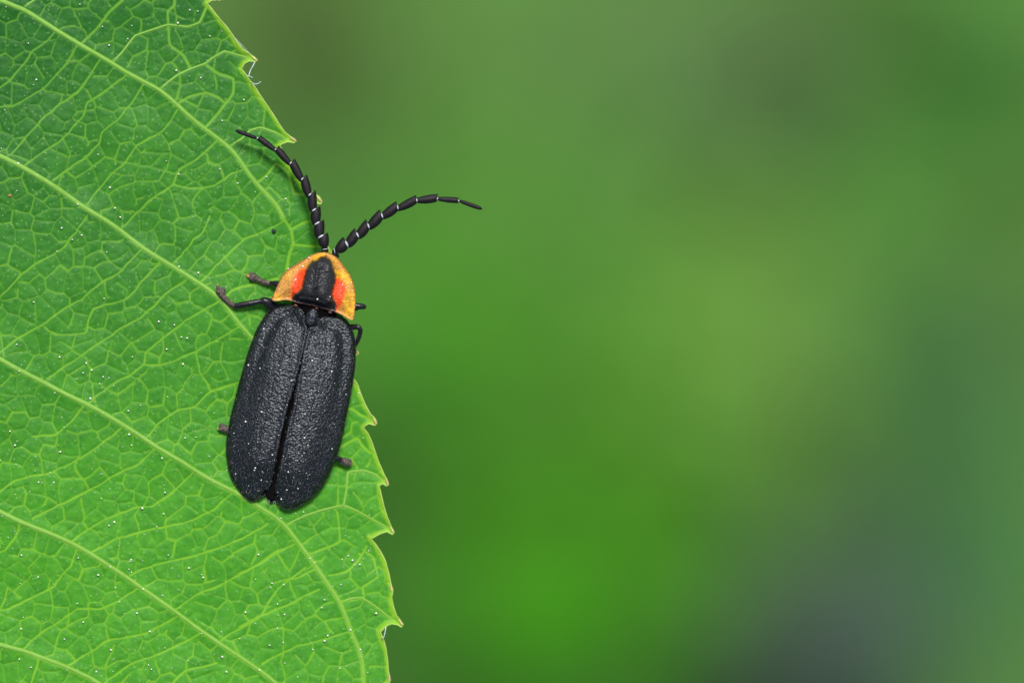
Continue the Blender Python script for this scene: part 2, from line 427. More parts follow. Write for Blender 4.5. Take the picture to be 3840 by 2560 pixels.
TERT = [  # long tertiary veins between the laterals
    cA([(420, 220), (360, 300), (250, 380), (185, 460), (100, 570), (0, 660)]), cA([(740, 440), (650, 580), (570, 690), (450, 760), (310, 890), (180, 1040), (90, 1140), (40, 1170)]),
    cA([(1060, 625), (980, 750), (870, 880), (750, 970), (730, 1060), (640, 1150), (540, 1220), (400, 1330)]), cA([(930, 560), (820, 640), (650, 760), (620, 850), (510, 980), (400, 1070), (280, 1150), (190, 1220)]),
    cA([(1310, 810), (1200, 960), (1010, 1070), (920, 1200), (820, 1290), (700, 1430), (650, 1510)]), cA([(1600, 1030), (1450, 1170), (1320, 1250), (1270, 1360), (1100, 1480), (1000, 1568), (900, 1670)]),
    cA([(1800, 1240), (1690, 1290), (1540, 1380), (1400, 1390), (1280, 1355), (1200, 1420)]), cA([(570, 340), (500, 460), (400, 580), (310, 670), (180, 740), (100, 780), (0, 790)]),
    crop(0, 800, .5102, [(2080, 60), (1950, 130), (1800, 190), (1700, 280), (1620, 360), (1480, 500)]), crop(0, 800, .5102, [(1550, 20), (1490, 150), (1420, 200), (1380, 260), (1280, 360)]),
    crop(0, 800, .5102, [(1040, 270), (900, 420), (750, 510), (610, 630), (450, 720), (310, 820), (150, 910), (0, 1030)]), crop(0, 800, .5102, [(650, 20), (560, 140), (490, 240), (390, 310), (230, 400), (120, 500), (0, 620)]),
    crop(0, 800, .5102, [(1180, 350), (1070, 480), (990, 580), (880, 650), (690, 700), (650, 820), (630, 880), (420, 890), (330, 830)]), crop(0, 800, .5102, [(1380, 490), (1220, 590), (1120, 700), (1020, 780), (900, 840), (740, 950), (600, 1050), (470, 1130), (350, 1220)]),
    crop(0, 800, .5102, [(1620, 640), (1450, 740), (1300, 840), (1170, 940), (1080, 1020), (1060, 1110), (960, 1190), (800, 1270), (660, 1390)]), crop(0, 800, .5102, [(1760, 830), (1640, 910), (1440, 1010), (1290, 1080), (1150, 1120), (1060, 1110)]),
    crop(0, 800, .5102, [(1760, 1240), (1560, 1300), (1430, 1420), (1310, 1440), (1170, 1540), (1080, 1640)]), crop(0, 800, .5102, [(1760, 1240), (1560, 1300), (1520, 1240), (1470, 1160), (1440, 1010)]),
    crop(0, 800, .5102, [(620, 1410), (540, 1520), (420, 1620), (240, 1640)]), crop(0, 1600, .6124, [(740, 10), (640, 90), (560, 150), (400, 240), (300, 280), (100, 320), (0, 400)]),
    crop(0, 1600, .6124, [(950, 130), (850, 220), (700, 300), (600, 360), (440, 440), (300, 510), (210, 560)]), crop(0, 1600, .6124, [(1190, 280), (1080, 380), (940, 480), (820, 500), (650, 560), (530, 630), (440, 700)]),
    crop(0, 1600, .6124, [(1420, 410), (1310, 500), (1180, 570), (1030, 605), (850, 640), (700, 690), (570, 760)]), crop(0, 1600, .6124, [(1640, 590), (1480, 680), (1290, 760), (1110, 810), (950, 840), (800, 900)]),
    crop(0, 1600, .6124, [(1750, 740), (1620, 820), (1490, 890), (1340, 970), (1200, 1030), (1070, 1115)]), crop(0, 1600, .6124, [(1870, 860), (1700, 1000), (1580, 1170), (1420, 1260), (1350, 1310)]),
    crop(0, 1600, .6124, [(840, 985), (720, 1070), (620, 1110), (480, 1110), (400, 1160), (290, 1230), (200, 1300), (150, 1355)]), crop(0, 1600, .6124, [(1080, 1160), (1010, 1200), (900, 1260), (760, 1285), (670, 1300), (560, 1370), (420, 1460)]),
    crop(0, 1600, .6124, [(1330, 1440), (1140, 1490), (1060, 1568), (1000, 1650)]), crop(0, 1600, .6124, [(1230, 1260), (1080, 1340), (920, 1410), (790, 1450), (680, 1540), (600, 1600)]),
    crop(0, 1600, .6124, [(470, 750), (440, 850), (380, 900), (340, 970), (160, 1060), (60, 1110), (-60, 1130)]), crop(0, 1600, .6124, [(130, 590), (100, 670), (40, 750), (-50, 790)]),
    crop(0, 1600, .6124, [(240, 1410), (215, 1500), (190, 1600)]),
    cD([(275, 860), (170, 910), (80, 970), (0, 1010)]), cD([(380, 985), (300, 1030), (170, 1060)]), cD([(550, 1310), (420, 1345), (290, 1380), (180, 1430), (110, 1470)]),
    cD([(400, 1090), (240, 1170), (110, 1220), (0, 1280)]), cD([(640, 870), (600, 950), (540, 1000), (450, 1020)]), cD([(495, 700), (505, 850), (360, 910)]), cD([(515, 1150), (625, 1135), (620, 1080), (700, 1030), (670, 930), (620, 890)]),
]

def macro_z(x, y):
    """gentle shape of the leaf (tracing units)"""
    x = np.asarray(x, float); y = np.asarray(y, float)
    z = 14 * vnoise(x + 400, y + 900, 420, 21) + 7 * vnoise(x, y, 170, 22)
    z = z + 0.00001 * 0 - 4.5e-5 * np.clip(x + 600, 0, None) ** 2 * 0.35 - 2.2e-5 * (y - 1400) ** 2 * 0.4
    return z + 65

def kinked(p):
    """polyline with slightly eased corners"""
    c = catmull(p, 4); q = np.asarray(p, float); l = np.concatenate([q[i] + (q[i + 1] - q[i]) * np.arange(4)[:, None] / 4 for i in range(len(q) - 1)] + [q[-1:]])
    return .35 * c + .65 * l

def eased(p):
    q = np.asarray(p, float).copy(); q[1:-1] = .25 * q[:-2] + .5 * q[1:-1] + .25 * q[2:]; return q

def wobble(p):
    return p + np.column_stack([3.5 * vnoise(p[:, 0], p[:, 1], 28, 35), 3.5 * vnoise(p[:, 0], p[:, 1], 28, 36)])

def voronoi_net(X, Y, lines=None, tr=None, gu=None, gv=None):
    """two-level areole network: distances to strong and weak vein lines"""
    def warp(X, Y): return X + 20 * vnoise(X, Y, 120, 31) + 2 * vnoise(X, Y, 34, 33), Y + 20 * vnoise(X, Y, 120, 32) + 2 * vnoise(X, Y, 34, 34)
    wx, wy = warp(X, Y)
    u = 0.80 * wx - 0.60 * wy; v = 0.60 * wx + 0.80 * wy
    su, sv = 78.0, 58.0
    g = np.random.default_rng(5); JU = g.random((512, 512)) - .5; JV = g.random((512, 512)) - .5
    AU = g.random((512, 512)) - .5; AV = g.random((512, 512)) - .5
    def raw(i, j): return (i + .5 + .74 * JU[i & 511, j & 511] + .5 * (j & 1)) * su, (j + .5 + .74 * JV[i & 511, j & 511]) * sv
    i0, i1, j0, j1 = int(u.min() / su) - 6, int(u.max() / su) + 6, int(v.min() / sv) - 6, int(v.max() / sv) + 6
    gi, gj = np.meshgrid(np.arange(i0, i1), np.arange(j0, j1), indexing='ij'); SU, SV = raw(gi, gj)
    if lines is not None:                                  # cells sit on either side of a traced vein, never astride it
        best = np.full(SU.shape, 1e9); bu = np.zeros(SU.shape); bv = np.zeros(SU.shape)
        for L in lines:
            a, b = warp(L[:, 0], L[:, 1]); d, qx, qy = seg_dist(SU, SV, np.column_stack([.8 * a - .6 * b, .6 * a + .8 * b]))
            m = d < best; best[m] = d[m]; bu[m] = qx[m]; bv[m] = qy[m]
        k = np.where(best < 17, 17 / np.maximum(best, 3), 1.0); SU = bu + (SU - bu) * k; SV = bv + (SV - bv) * k
    def seed2(i, j): return SU[i - i0, j - j0], SV[i - i0, j - j0]
    pu, pv = 230.0, 120.0
    def parent(su_, sv_):
        best = np.full(su_.shape, 1e9); pid = np.zeros(su_.shape, np.int64)
        bj = np.floor(sv_ / pv).astype(int)
        for dj in (-1, 0, 1):
            j = bj + dj; bi = np.floor(su_ / pu - .5 * (j & 1)).astype(int)
            for di in (-1, 0, 1):
                i = bi + di
                cu = (i + .5 + .7 * AU[i & 511, j & 511] + .5 * (j & 1)) * pu; cv = (j + .5 + .7 * AV[i & 511, j & 511]) * pv
                d = ((su_ - cu) / pu) ** 2 + ((sv_ - cv) / pv) ** 2
                m = d < best; best[m] = d[m]; pid[m] = (i * 100003 + j)[m]
        return pid
    bj = np.floor(v / sv).astype(int)
    nb = []
    d1 = np.full(X.shape, 1e9); s1u = np.zeros(X.shape); s1v = np.zeros(X.shape)
    for dj in (-2, -1, 0, 1, 2):
        j = bj + dj; bi = np.floor(u / su - .5 * (j & 1)).astype(int)
        for di in (-2, -1, 0, 1, 2):
            a, b = seed2(bi + di, j); nb.append((a, b))
            d = (a - u) ** 2 + (b - v) ** 2; m = d < d1
            d1[m] = d[m]; s1u[m] = a[m]; s1v[m] = b[m]
    p1 = parent(s1u, s1v)
    strong = np.full(X.shape, 99.0); weak = np.full(X.shape, 99.0)
    for a, b in nb:
        du = a - s1u; dv = b - s1v; L = np.hypot(du, dv); ok = L > 1e-3
        e = np.where(ok, np.abs(((s1u + a) / 2 - u) * du + ((s1v + b) / 2 - v) * dv) / np.maximum(L, 1e-3), 99.0)
        if tr is not None: e = np.where((tr < 24) & (np.abs(du * gu + dv * gv) > .74 * L), 99.0, e)
        near = ok & (e < 34)
        if not near.any(): continue
        same = parent(a[near], b[near]) == p1[near]
        en = e[near]; t = strong[near]; t[~same] = np.minimum(t[~same], en[~same]); strong[near] = t
        t = weak[near]; t[same] = np.minimum(t[same], en[same]); weak[near] = t
    cid = JU[(np.round(s1u * 7.31).astype(np.int64)) & 511, (np.round(s1v * 5.17).astype(np.int64)) & 511] + .5
    return strong, weak, cid

def build_leaf():
    root = empty("leaf", W((-900, -1000), 0)[0])
    tag(root, "large toothed green leaf with a pale vein network, the black beetle sitting on it", "leaf")
    st = 3.4
    xs = np.concatenate([np.arange(-2200, -420, 34.0), np.arange(-420, 1530, st)])
    ys = np.concatenate([np.arange(-1060, -200, 34.0), np.arange(-200, 2760, st), np.arange(2760, 5150, 34.0)])
    X, Y, q, used = patch(xs, ys, outline)
    lat = np.full(X.shape, 60.0); grid = lambda p, r, w0, w1, o: grid_dist(xs, ys, p, r, o, width=np.linspace(w0, w1, len(p)))
    LS = [catmull(eased(v), 5) for v in (V1, V2, V3, V4, V5)]
    for p in LS: lat = grid(p, 60, 1, 1, lat)
    lat = grid(catmull(MID, 5), 60, .4, .8, lat)
    br = np.full(X.shape, 60.0)
    for p in BR: br = grid(kinked(p), 60, .9, 1.25, br)
    te = np.full(X.shape, 60.0)
    for p in TERT: te = grid(wobble(kinked(p)), 60, 1, 1, te)
    edge = grid_dist(xs, ys, outline, 60, closed=True)
    tr2 = np.minimum(np.minimum(lat, br), te); gy_, gx_ = np.gradient(tr2, ys, xs); gl = np.hypot(gx_, gy_) + 1e-6; gx_ = (gx_ / gl)[used]; gy_ = (gy_ / gl)[used]
    x, y = X[used], Y[used]; lat, br, te, edge = lat[used], br[used], te[used], edge[used]
    strong, weak, cid = voronoi_net(x, y, LS + [kinked(p) for p in BR] + [wobble(kinked(p)) for p in TERT], tr2[used], .8 * gx_ - .6 * gy_, .6 * gx_ + .8 * gy_)
    fine3, _w, cid3 = voronoi_net(x * 1.9 + 777, y * 1.9 + 333); third = np.minimum(fine3, _w) / 1.9
    jit = 1 + 0.35 * vnoise(x, y, 50, 41)
    # keep the random network from running alongside a traced vein
    traced = np.minimum(np.minimum(lat, br), te)
    s2 = strong; w2 = weak
    fs = 0.72 * (1 - sstep(0.8, 4.8, s2 / jit)); fw = 0.52 * (1 - sstep(0.4, 4.2, w2 / jit)) * (0.75 + 0.25 * vnoise(x, y, 120, 42))
    f3 = 0.20 * (1 - sstep(0.5, 4.0, third + 6 * (1 - sstep(5, 14, traced)))) * sstep(-.35, .5, vnoise(x, y, 60, 49))
    fb = 0.95 * (1 - sstep(2.2, 6.8, br)); fl = 0.9 * (1 - sstep(5, 12, lat)); ft = 0.90 * (1 - sstep(1.2, 5.2, te / jit))
    vein = np.clip(np.maximum.reduce([fs, fw, fb, fl, ft, f3]), 0, 1)
    d = np.minimum.reduce([s2, w2 + 2.5, np.maximum(br - 2, 0), np.maximum(lat - 6, 0), te])
    quilt = 2.1 * (1 - np.exp(-(np.maximum(d, 0) / 9.5) ** 1.6))
    quilt -= 1.0 * (1 - sstep(0, 5, w2))
    rough = 0.9 * vnoise(x, y, 17, 43) + 0.5 * vnoise(x, y, 8, 44)
    lift = 5 * np.exp(-(lat / 26) ** 2) + 5 * np.exp(-(edge / 16) ** 2)   # tissue swells along the laterals and the margin
    z = macro_z(x, y) + quilt + rough * (1 - 0.7 * vein) + lift
    rim = (1 - sstep(3, 21 + 9 * vnoise(x, y, 60, 45), edge)) * 0.72
    tone_grad = np.clip(sstep(-500, 2500, y * 1.0 + x * 0.45 + 320 * vnoise(x, y, 500, 46)) + 0.25 * (1 - sstep(0, 60, edge)), 0, 1)  # green turns paler and yellower towards the lower right and the margin
    obj("blade", W(np.column_stack([x, y, z])), q, M['blade'], root, {"vein": vein, "rim": rim, "tone_grad": tone_grad, "cell": np.clip(cid * .7 + cid3 * .3, 0, 1)})
    # lateral veins, midrib and branches as raised cords
    def cord(p, w0, w1, name="vein"):
        p = catmull(eased(p), 5) if w0 > 8 else kinked(p); n = len(p); w = np.linspace(w0, w1, n) * (1 + 0.10 * vnoise(p[:, 0], p[:, 1], 40, 47))
        zz = macro_z(p[:, 0], p[:, 1]) + (5.0 if w0 > 8 else 1.5)
        v, f = tube(np.column_stack([p, zz]), w, 12, 0.34); obj(name, W(v), f, M['vein'], root)
    for p, a, b in ((V1, 8.4, 2.8), (V2, 8.4, 4.2), (V3, 8.6, 3.4), (V4, 8.6, 4.4), (V5, 8.4, 5)): cord(p, a, b)
    for p in BR[:7]: cord(p, 3.8, 2.2, "branch_vein")
    cord(MID, 34, 12, "midrib")
    # petiole, off frame
    P = catmull([(-880, -960, 20), (-960, -1200, 10), (-1100, -1700, -150), (-1250, -2300, -600)], 8)
    v, f = tube(P, np.linspace(38, 48, len(P)), 12); obj("petiole", W(v), f, M['vein'], root)
    # margin rim
    o = outline; seg = []
    for i in range(len(o)):
        a, b = o[i], o[(i + 1) % len(o)]; n = max(1, int(np.hypot(*(b - a)) / 9)) if abs(a[0]) < 1700 and -200 < a[1] < 2700 else 2
        seg += [a + (b - a) * t / n for t in range(n)]
    seg = np.array(seg + [seg[0]])
    zz = macro_z(seg[:, 0], seg[:, 1]) + 6
    r = 2.5 * (1 + 0.3 * vnoise(seg[:, 0], seg[:, 1], 25, 48))
    v, f = tube(np.column_stack([seg, zz]), r, 7, 1.0, cap=False); obj("margin", W(v), f, M['margin'], root)
    # gland at the tip of each tooth
    tips = [((818, 0), (1, .35)), ((958, 223), (.75, .6)), ((1104, 526), (.8, .55)), ((1200, 751), (.6, .8)), ((1340, 1320), (.5, .85)), ((1408, 1582), (.45, .85)), ((1453, 1810), (.3, .95)),
            ((1473, 1990), (.45, .9)), ((1469, 2208), (.15, 1)), ((1506, 2336), (.6, .8)), ((1461, 2546), (.1, 1))]
    for (x0, y0), (dx, dy) in tips:
        l = math.hypot(dx, dy); dx /= l; dy /= l
        s = np.array([-18, -9, 0, 6, 10]); p = np.column_stack([x0 + dx * s, y0 + dy * s, macro_z(x0, y0) + 7 + 0 * s])
        v, f = tube(p, [2.2, 4.0, 5.0, 4.2, 2.0], 9, 0.8); obj("tooth_tip", W(v), f, M['tip'], root)
    return root
leaf = build_leaf()

# ------------------------------------------------------------------ the beetle
c5 = lambda p: crop(800, 1120, .30608, p)
c6 = lambda p: crop(800, 1520, .30608, p)
c1 = lambda p: crop(960, 900, .22956, p)
c2 = lambda p: crop(840, 440, .33172, p)
c3 = lambda p: crop(1200, 680, .28061, p)
c4 = lambda p: crop(780, 980, .17857, p)
beetle = empty("beetle", W((1110, 1450), macro_z(1110, 1450))[0])
tag(beetle, "black beetle with an orange and red shield behind its head, on the toothed leaf", "beetle")
AX = np.array((0.2165, -0.9763)); SIDE = np.array((0.9763, 0.2165))     # head-ward and right-ward in the tracing plane

L_out = c5([(1125, 185), (1105, 150), (1050, 110), (960, 80), (860, 66), (790, 80), (730, 110), (690, 150), (640, 210), (590, 290), (540, 380), (500, 480), (455, 600), (410, 740), (370, 880), (325, 1040), (285, 1200), (250, 1330), (220, 1450), (200, 1568)]) \
    + c6([(185, 330), (170, 450), (170, 560), (185, 700), (210, 830), (250, 920), (300, 1000), (370, 1090), (430, 1145), (480, 1165), (560, 1140), (620, 1100), (660, 1050)])
L_sut = c6([(690, 1000), (740, 830), (790, 600), (840, 350), (868, 262)]) + c5([(890, 1450), (920, 1330), (960, 1190), (1010, 1020), (1060, 850), (1090, 730), (1112, 640), (1140, 500), (1163, 385)]) + c5([(1150, 325), (1127, 285), (1130, 225)])
R_out = c5([(1255, 320), (1282, 265), (1312, 222), (1350, 197), (1440, 190), (1540, 210), (1620, 250), (1670, 310), (1710, 390), (1735, 480), (1745, 600), (1745, 740), (1735, 860), (1715, 1000), (1690, 1150), (1665, 1280), (1640, 1400), (1610, 1530)]) \
    + c6([(1615, 225), (1570, 430), (1520, 590), (1470, 710), (1420, 830), (1350, 960), (1270, 1060), (1190, 1140), (1100, 1200), (1020, 1240), (940, 1265), (880, 1260), (820, 1220), (780, 1160), (765, 1100)])
R_sut = c6([(770, 1040), (800, 880), (850, 640), (900, 400), (930, 255)]) + c5([(960, 1440), (990, 1340), (1030, 1130), (1060, 960), (1090, 825), (1105, 745), (1122, 640), (1150, 500), (1172, 400), (1185, 362)])

def rugose(x, y):
    a = (x * SIDE[0] + y * SIDE[1]); b = -(x * AX[0] + y * AX[1])
    wav = b + 5 * vnoise(a, b, 22, 51)
    r1 = 1 - 2 * np.abs(vnoise(a * 0.5, wav, 9.5, 52)); r2 = 1 - 2 * np.abs(vnoise(a, b, 7.5, 53))
    k = sstep(-150, 250, b - 1175)
    return (r1 * (1 - .6 * k) + r2 * (.35 + .75 * k)) * .5 + .32 * vnoise(a, b, 6.5, 54)

def build_elytron(o, s):
    s = [(x_ + (2.2 if o[0][0] < 1150 else -2.2), y_) for x_, y_ in s]; po = catmull(o, 4); ps = catmull(s, 4); full = np.concatenate([po, ps])
    lo = full.min(0) - 5; hi = full.max(0) + 5; st = 2.1
    xs = np.arange(lo[0], hi[0], st); ys = np.arange(lo[1], hi[1], st)
    X, Y, q, used = patch(xs, ys, full); x, y = X[used], Y[used]
    pm = catmull(o[4:] if o[0][0] < 1150 else o[4:], 4); do, _, _ = seg_dist(x, y, pm); dr, _, _ = seg_dist(x, y, po); ds, _, _ = seg_dist(x, y, ps)
    along = -((x - 1110) * AX[0] + (y - 1450) * AX[1])          # + towards the tail
    z = 66 + 22 * (1 - np.exp(-do / 13)) + 34 * sstep(0, 115, do) + 16 * sstep(40, 200, do) - 12 * (1 - sstep(0, 12, dr))
    z += 2.6 * np.exp(-((ds - 7) / 6) ** 2) - 3 * (1 - sstep(0, 4, ds)) - 2.4 * np.exp(-((ds - 24) / 12) ** 2)
    z += 2.2 * np.exp(-((ds - 66) / 9) ** 2) * sstep(30, 90, do)
    z += 6 * np.exp(-((do - 70) / 22) ** 2) * (1 - sstep(-180, 100, along)) - 5 * np.exp(-((do - 44) / 16) ** 2) * (1 - sstep(-160, 160, along))
    z -= 16 * sstep(0, 420, along) + 6 * sstep(250, 430, along) + 14 * sstep(20, 260, -along) * sstep(0, 60, dr)
    z += rugose(x, y) * (1.9 - 0.9 * sstep(-120, 250, along)) * sstep(0, 8, dr) * (.25 + .75 * sstep(0, 9, ds))
    e = obj("elytron", W(np.column_stack([x, y, z + 6])), q, M['elytron'], beetle)
    md = e.modifiers.new("thickness", 'SOLIDIFY'); md.thickness = 7 * K; md.offset = -1
    # short lying hairs, too fine to count
    g = np.random.default_rng(int(lo[0])); parts = []
    for i in g.choice(len(x), 1100, replace=False):
        L = g.uniform(7, 13); th = g.normal(0, .35); dx, dy = -AX[0] * math.cos(th) + SIDE[0] * math.sin(th), -AX[1] * math.cos(th) + SIDE[1] * math.sin(th); zz = z[i] + 6
        parts.append(tube([(x[i], y[i], zz - .5), (x[i] + dx * L * .6, y[i] + dy * L * .6, zz + 2.6), (x[i] + dx * L, y[i] + dy * L, zz + 2.2)], [.75, .6, .25], 3, cap=False))
    v, f = merge(parts); h = obj("pubescence", W(v), f, M['down'], beetle); h.parent = e; h["kind"] = "stuff"
    # beaded outer rim, a sub-part
    z0 = np.interp(np.arange(len(po)), np.arange(len(po)), [60.0 + 6] * len(po))
    al = -((po[:, 0] - 1110) * AX[0] + (po[:, 1] - 1450) * AX[1]); z0 = z0 - 16 * sstep(0, 420, al) - 6 * sstep(250, 430, al)
    n = int(np.hypot(*np.diff(po, axis=0).T).sum() / 3.2)
    cs = np.concatenate([[0], np.cumsum(np.hypot(*np.diff(po, axis=0).T))]); t = np.linspace(0, cs[-1], n)
    p = np.column_stack([np.interp(t, cs, po[:, 0]), np.interp(t, cs, po[:, 1]), np.interp(t, cs, z0) + 2])
    v, f = tube(p, 2.0 + 0.7 * np.sin(t / 9.5 * 2 * math.pi), 7); r = obj("rim", W(v), f, M['cuticle'], beetle); r.parent = e
build_elytron(L_out, L_sut)
build_elytron(R_out, R_sut)

def dome(name, poly, zf, m, st=2.4, parent=beetle, attrs=None, thick=7):
    full = catmull(poly, 4, True); lo = full.min(0) - 4; hi = full.max(0) + 4
    X, Y, q, used = patch(np.arange(lo[0], hi[0], st), np.arange(lo[1], hi[1], st), full); x, y = X[used], Y[used]
    d, _, _ = seg_dist(x, y, full, True)
    a = attrs(x, y, d) if attrs else None
    o = obj(name, W(np.column_stack([x, y, zf(x, y, d)])), q, m, parent, a)
    md = o.modifiers.new("thickness", 'SOLIDIFY'); md.thickness = thick * K; md.offset = -1
    return o

dome("scutellum", c5([(1150, 205), (1175, 155), (1225, 125), (1272, 150), (1297, 205), (1274, 268), (1252, 315), (1208, 346), (1164, 332), (1135, 288), (1138, 240)]),
     lambda x, y, d: 129 + 7 * sstep(0, 9, d) + 3 * sstep(5, 25, d) + 2.0 * rugose(x, y), M['elytron'], 2.0)

PR = c1([(1100, 205), (1000, 220), (880, 270), (750, 350), (620, 430), (510, 510), (430, 610), (380, 720), (330, 830), (283, 930), (272, 965), (300, 995), (400, 995), (500, 980), (600, 1000), (720, 1035), (860, 1060), (1000, 1090), (1140, 1135), (1250, 1160), (1340, 1190), (1440, 1240), (1520, 1290),
         (1575, 1312), (1605, 1285), (1620, 1180), (1635, 1050), (1635, 900), (1620, 780), (1590, 680), (1540, 570), (1470, 460), (1400, 370), (1320, 280), (1230, 230), (1170, 207)])
BLK = np.array(c1([(1015, 325), (1090, 268), (1165, 262), (1228, 330), (1278, 430), (1318, 560), (1308, 680), (1288, 800), (1262, 890), (1290, 970), (1325, 1050), (1310, 1200), (1000, 1150), (700, 1100), (590, 1020), (600, 930), (640, 880), (710, 838), (765, 780), (790, 680), (828, 520), (875, 410), (940, 345)]))
REDL = np.array(c1([(850, 480), (740, 475), (665, 570), (605, 700), (590, 800), (585, 960), (640, 960), (720, 860), (800, 740), (830, 620)]))
REDR = np.array(c1([(1300, 610), (1390, 635), (1465, 720), (1478, 850), (1440, 960), (1400, 1060), (1340, 1150), (1310, 1140), (1310, 1000), (1240, 900), (1270, 780)]))
def pip(x, y, P):
    ins = np.zeros(x.shape, bool); n = len(P)
    for i in range(n):
        (x1, y1), (x2, y2) = P[i], P[(i + 1) % n]
        if y1 == y2: continue
        ins ^= ((y1 > y) != (y2 > y)) & (x < (x2 - x1) * (y - y1) / (y2 - y1) + x1)
    return ins
def sd(x, y, P):
    d, _, _ = seg_dist(x, y, P, True); return np.where(pip(x, y, P), -d, d)
def pr_pigment(x, y, d):
    n = 3.0 * vnoise(x, y, 7, 61)
    amber = np.array((0.60, 0.310, 0.012)); tan = np.array((0.48, 0.225, 0.040)); red = np.array((0.80, 0.060, 0.008)); blk = np.array((0.015, 0.015, 0.018)); edge = np.array((0.12, 0.045, 0.03))
    c = amber[None] * (1 + 0.25 * vnoise(x, y, 14, 62))[:, None]
    t = sstep(0.2, 0.8, 0.5 + 0.5 * vnoise(x, y, 40, 63) - (x - 1180) / 700)[:, None]; c = c * (1 - t) + tan * t
    for R in (REDL, REDR):
        f = (1 - sstep(-9, 9, sd(x, y, R) + n))[:, None]; c = c * (1 - f) + red * f
    f = (1 - sstep(-5, 5, sd(x, y, BLK) + n))[:, None]; c = c * (1 - f) + blk * f
    f = (0.8 * (1 - sstep(0, 4.5, d)))[:, None]; c = c * (1 - f) + edge * f
    return {"pigment": c}
AXP = [(1218, 960), (1195, 1060), (1178, 1140)]
def pr_z(x, y, d):
    c, _, _ = seg_dist(x, y, AXP); b = sd(x, y, BLK)
    z = 106 + 20 * sstep(0, 60, d) + 30 * (1 - sstep(22, 82, c)) * sstep(0, 42, d) + 5 * np.exp(-(d / 6) ** 2)
    z += 9 * (1 - sstep(-9, 4, b)) * sstep(0, 20, d) + 4 * np.exp(-(seg_dist(x, y, np.array([(1200, 985), (1192, 1040), (1186, 1080)]))[0] / 8) ** 2) * 1.9
    z += 9 * np.exp(-(seg_dist(x, y, np.array([(1112, 1098), (1130, 1118), (1180, 1128), (1225, 1140), (1246, 1128)]))[0] / 7) ** 2)
    for kx, ky, h, s in ((1116, 1104, 11, 11), (1241, 1129, 12, 12), (1205, 985, 7, 20)): z += h * np.exp(-((x - kx) ** 2 + (y - ky) ** 2) / s ** 2)
    z -= 10 * np.exp(-((x - 1130) ** 2 + (y - 1110) ** 2) / 80) + 9 * np.exp(-((x - 1250) ** 2 + (y - 1122) ** 2) / 60)
    z -= 9 * np.exp(-(seg_dist(x, y, np.array([(1190, 1085), (1182, 1130)]))[0] / 8) ** 2)
    gr = 1 - 2 * np.abs(vnoise(x, y, 7.5, 68))
    return z + (1.1 * gr + .5 * vnoise(x, y, 6, 65)) * (1 - .6 * sstep(-6, 8, b))
dome("pronotum", PR, pr_z, M['pronotum'], 2.0, attrs=pr_pigment, thick=6)

# trunk of the body: head, thorax and abdomen in one skin
def at(a, s=0.0): return np.array((1110, 1450)) + AX * a + SIDE * s       # along the body axis from its middle, and sideways
def loft(stations, n=20):
    V = []
    for a, s, w, zc, h in stations:
        c = at(a, s)
        for k in range(n):
            t = 2 * math.pi * k / n; ct, st_ = math.cos(t), math.sin(t)
            ct = math.copysign(abs(ct) ** 0.85, ct); st_ = math.copysign(abs(st_) ** 0.85, st_)
            p = c + SIDE * ct * w; V.append((p[0], p[1], zc + h * st_))
    V = np.array(V); N = len(stations)
    i, k = np.meshgrid(np.arange(N - 1), np.arange(n), indexing='ij'); k2 = (k + 1) % n
    q = np.stack([i * n + k, i * n + k2, (i + 1) * n + k2, (i + 1) * n + k], -1).reshape(-1, 4)
    a, b = len(V), len(V) + 1; V = np.concatenate([V, [V[:n].mean(0)], [V[-n:].mean(0)]]); kk = np.arange(n); k2 = (kk + 1) % n
    return V, [q, np.stack([np.full(n, a), k2, kk], -1), np.stack([np.full(n, b), (N - 1) * n + kk, (N - 1) * n + k2], -1)]
base = float(macro_z(1110, 1450))
st = [(-438, 2, 8, 40, 6), (-428, 2, 16, 40, 8), (-405, 0, 40, 42, 10), (-370, 0, 85, 44, 14), (-250, 0, 130, 48, 20), (-60, 0, 150, 54, 28), (120, 0, 150, 56, 30), (200, 2, 120, 48, 26), (245, 4, 92, 48, 28), (278, 6, 80, 60, 34),
      (310, 8, 88, 70, 34), (380, 8, 92, 72, 34), (430, 8, 70, 74, 30), (470, 6, 50, 76, 26), (505, 2, 34, 78, 18), (515, 2, 14, 78, 9)]
v, f = loft([(a, s, w, zc, h) for a, s, w, zc, h in st]); obj("body", W(v), f, M['abdomen'], beetle)
# brown neck membrane showing between shield and wing cases
for (x, y, r) in ((1112, 1146, 9), (1240, 1171, 9), (1190, 1157, 8)):
    v, f = ellipsoid((x, y, 98), ((r, 3, 0), (-2, r * .6, 0), (0, 0, 8))); obj("neck_membrane", W(v), f, M['brown'], beetle)
# pale bristles at the tip of the abdomen
for k in range(6):
    a = at(-434 + random.uniform(-4, 4), -2 + random.uniform(-18, 20)); d = np.array((random.uniform(-.1, .5), 1)); L = random.uniform(14, 30)
    v, f = tube([(a[0], a[1], 54), (a[0] + d[0] * L * .5, a[1] + d[1] * L * .5, 53), (a[0] + d[0] * L, a[1] + d[1] * L, 50)], [1.0, .8, .4], 5); obj("bristle", W(v), f, M['hair'], beetle)

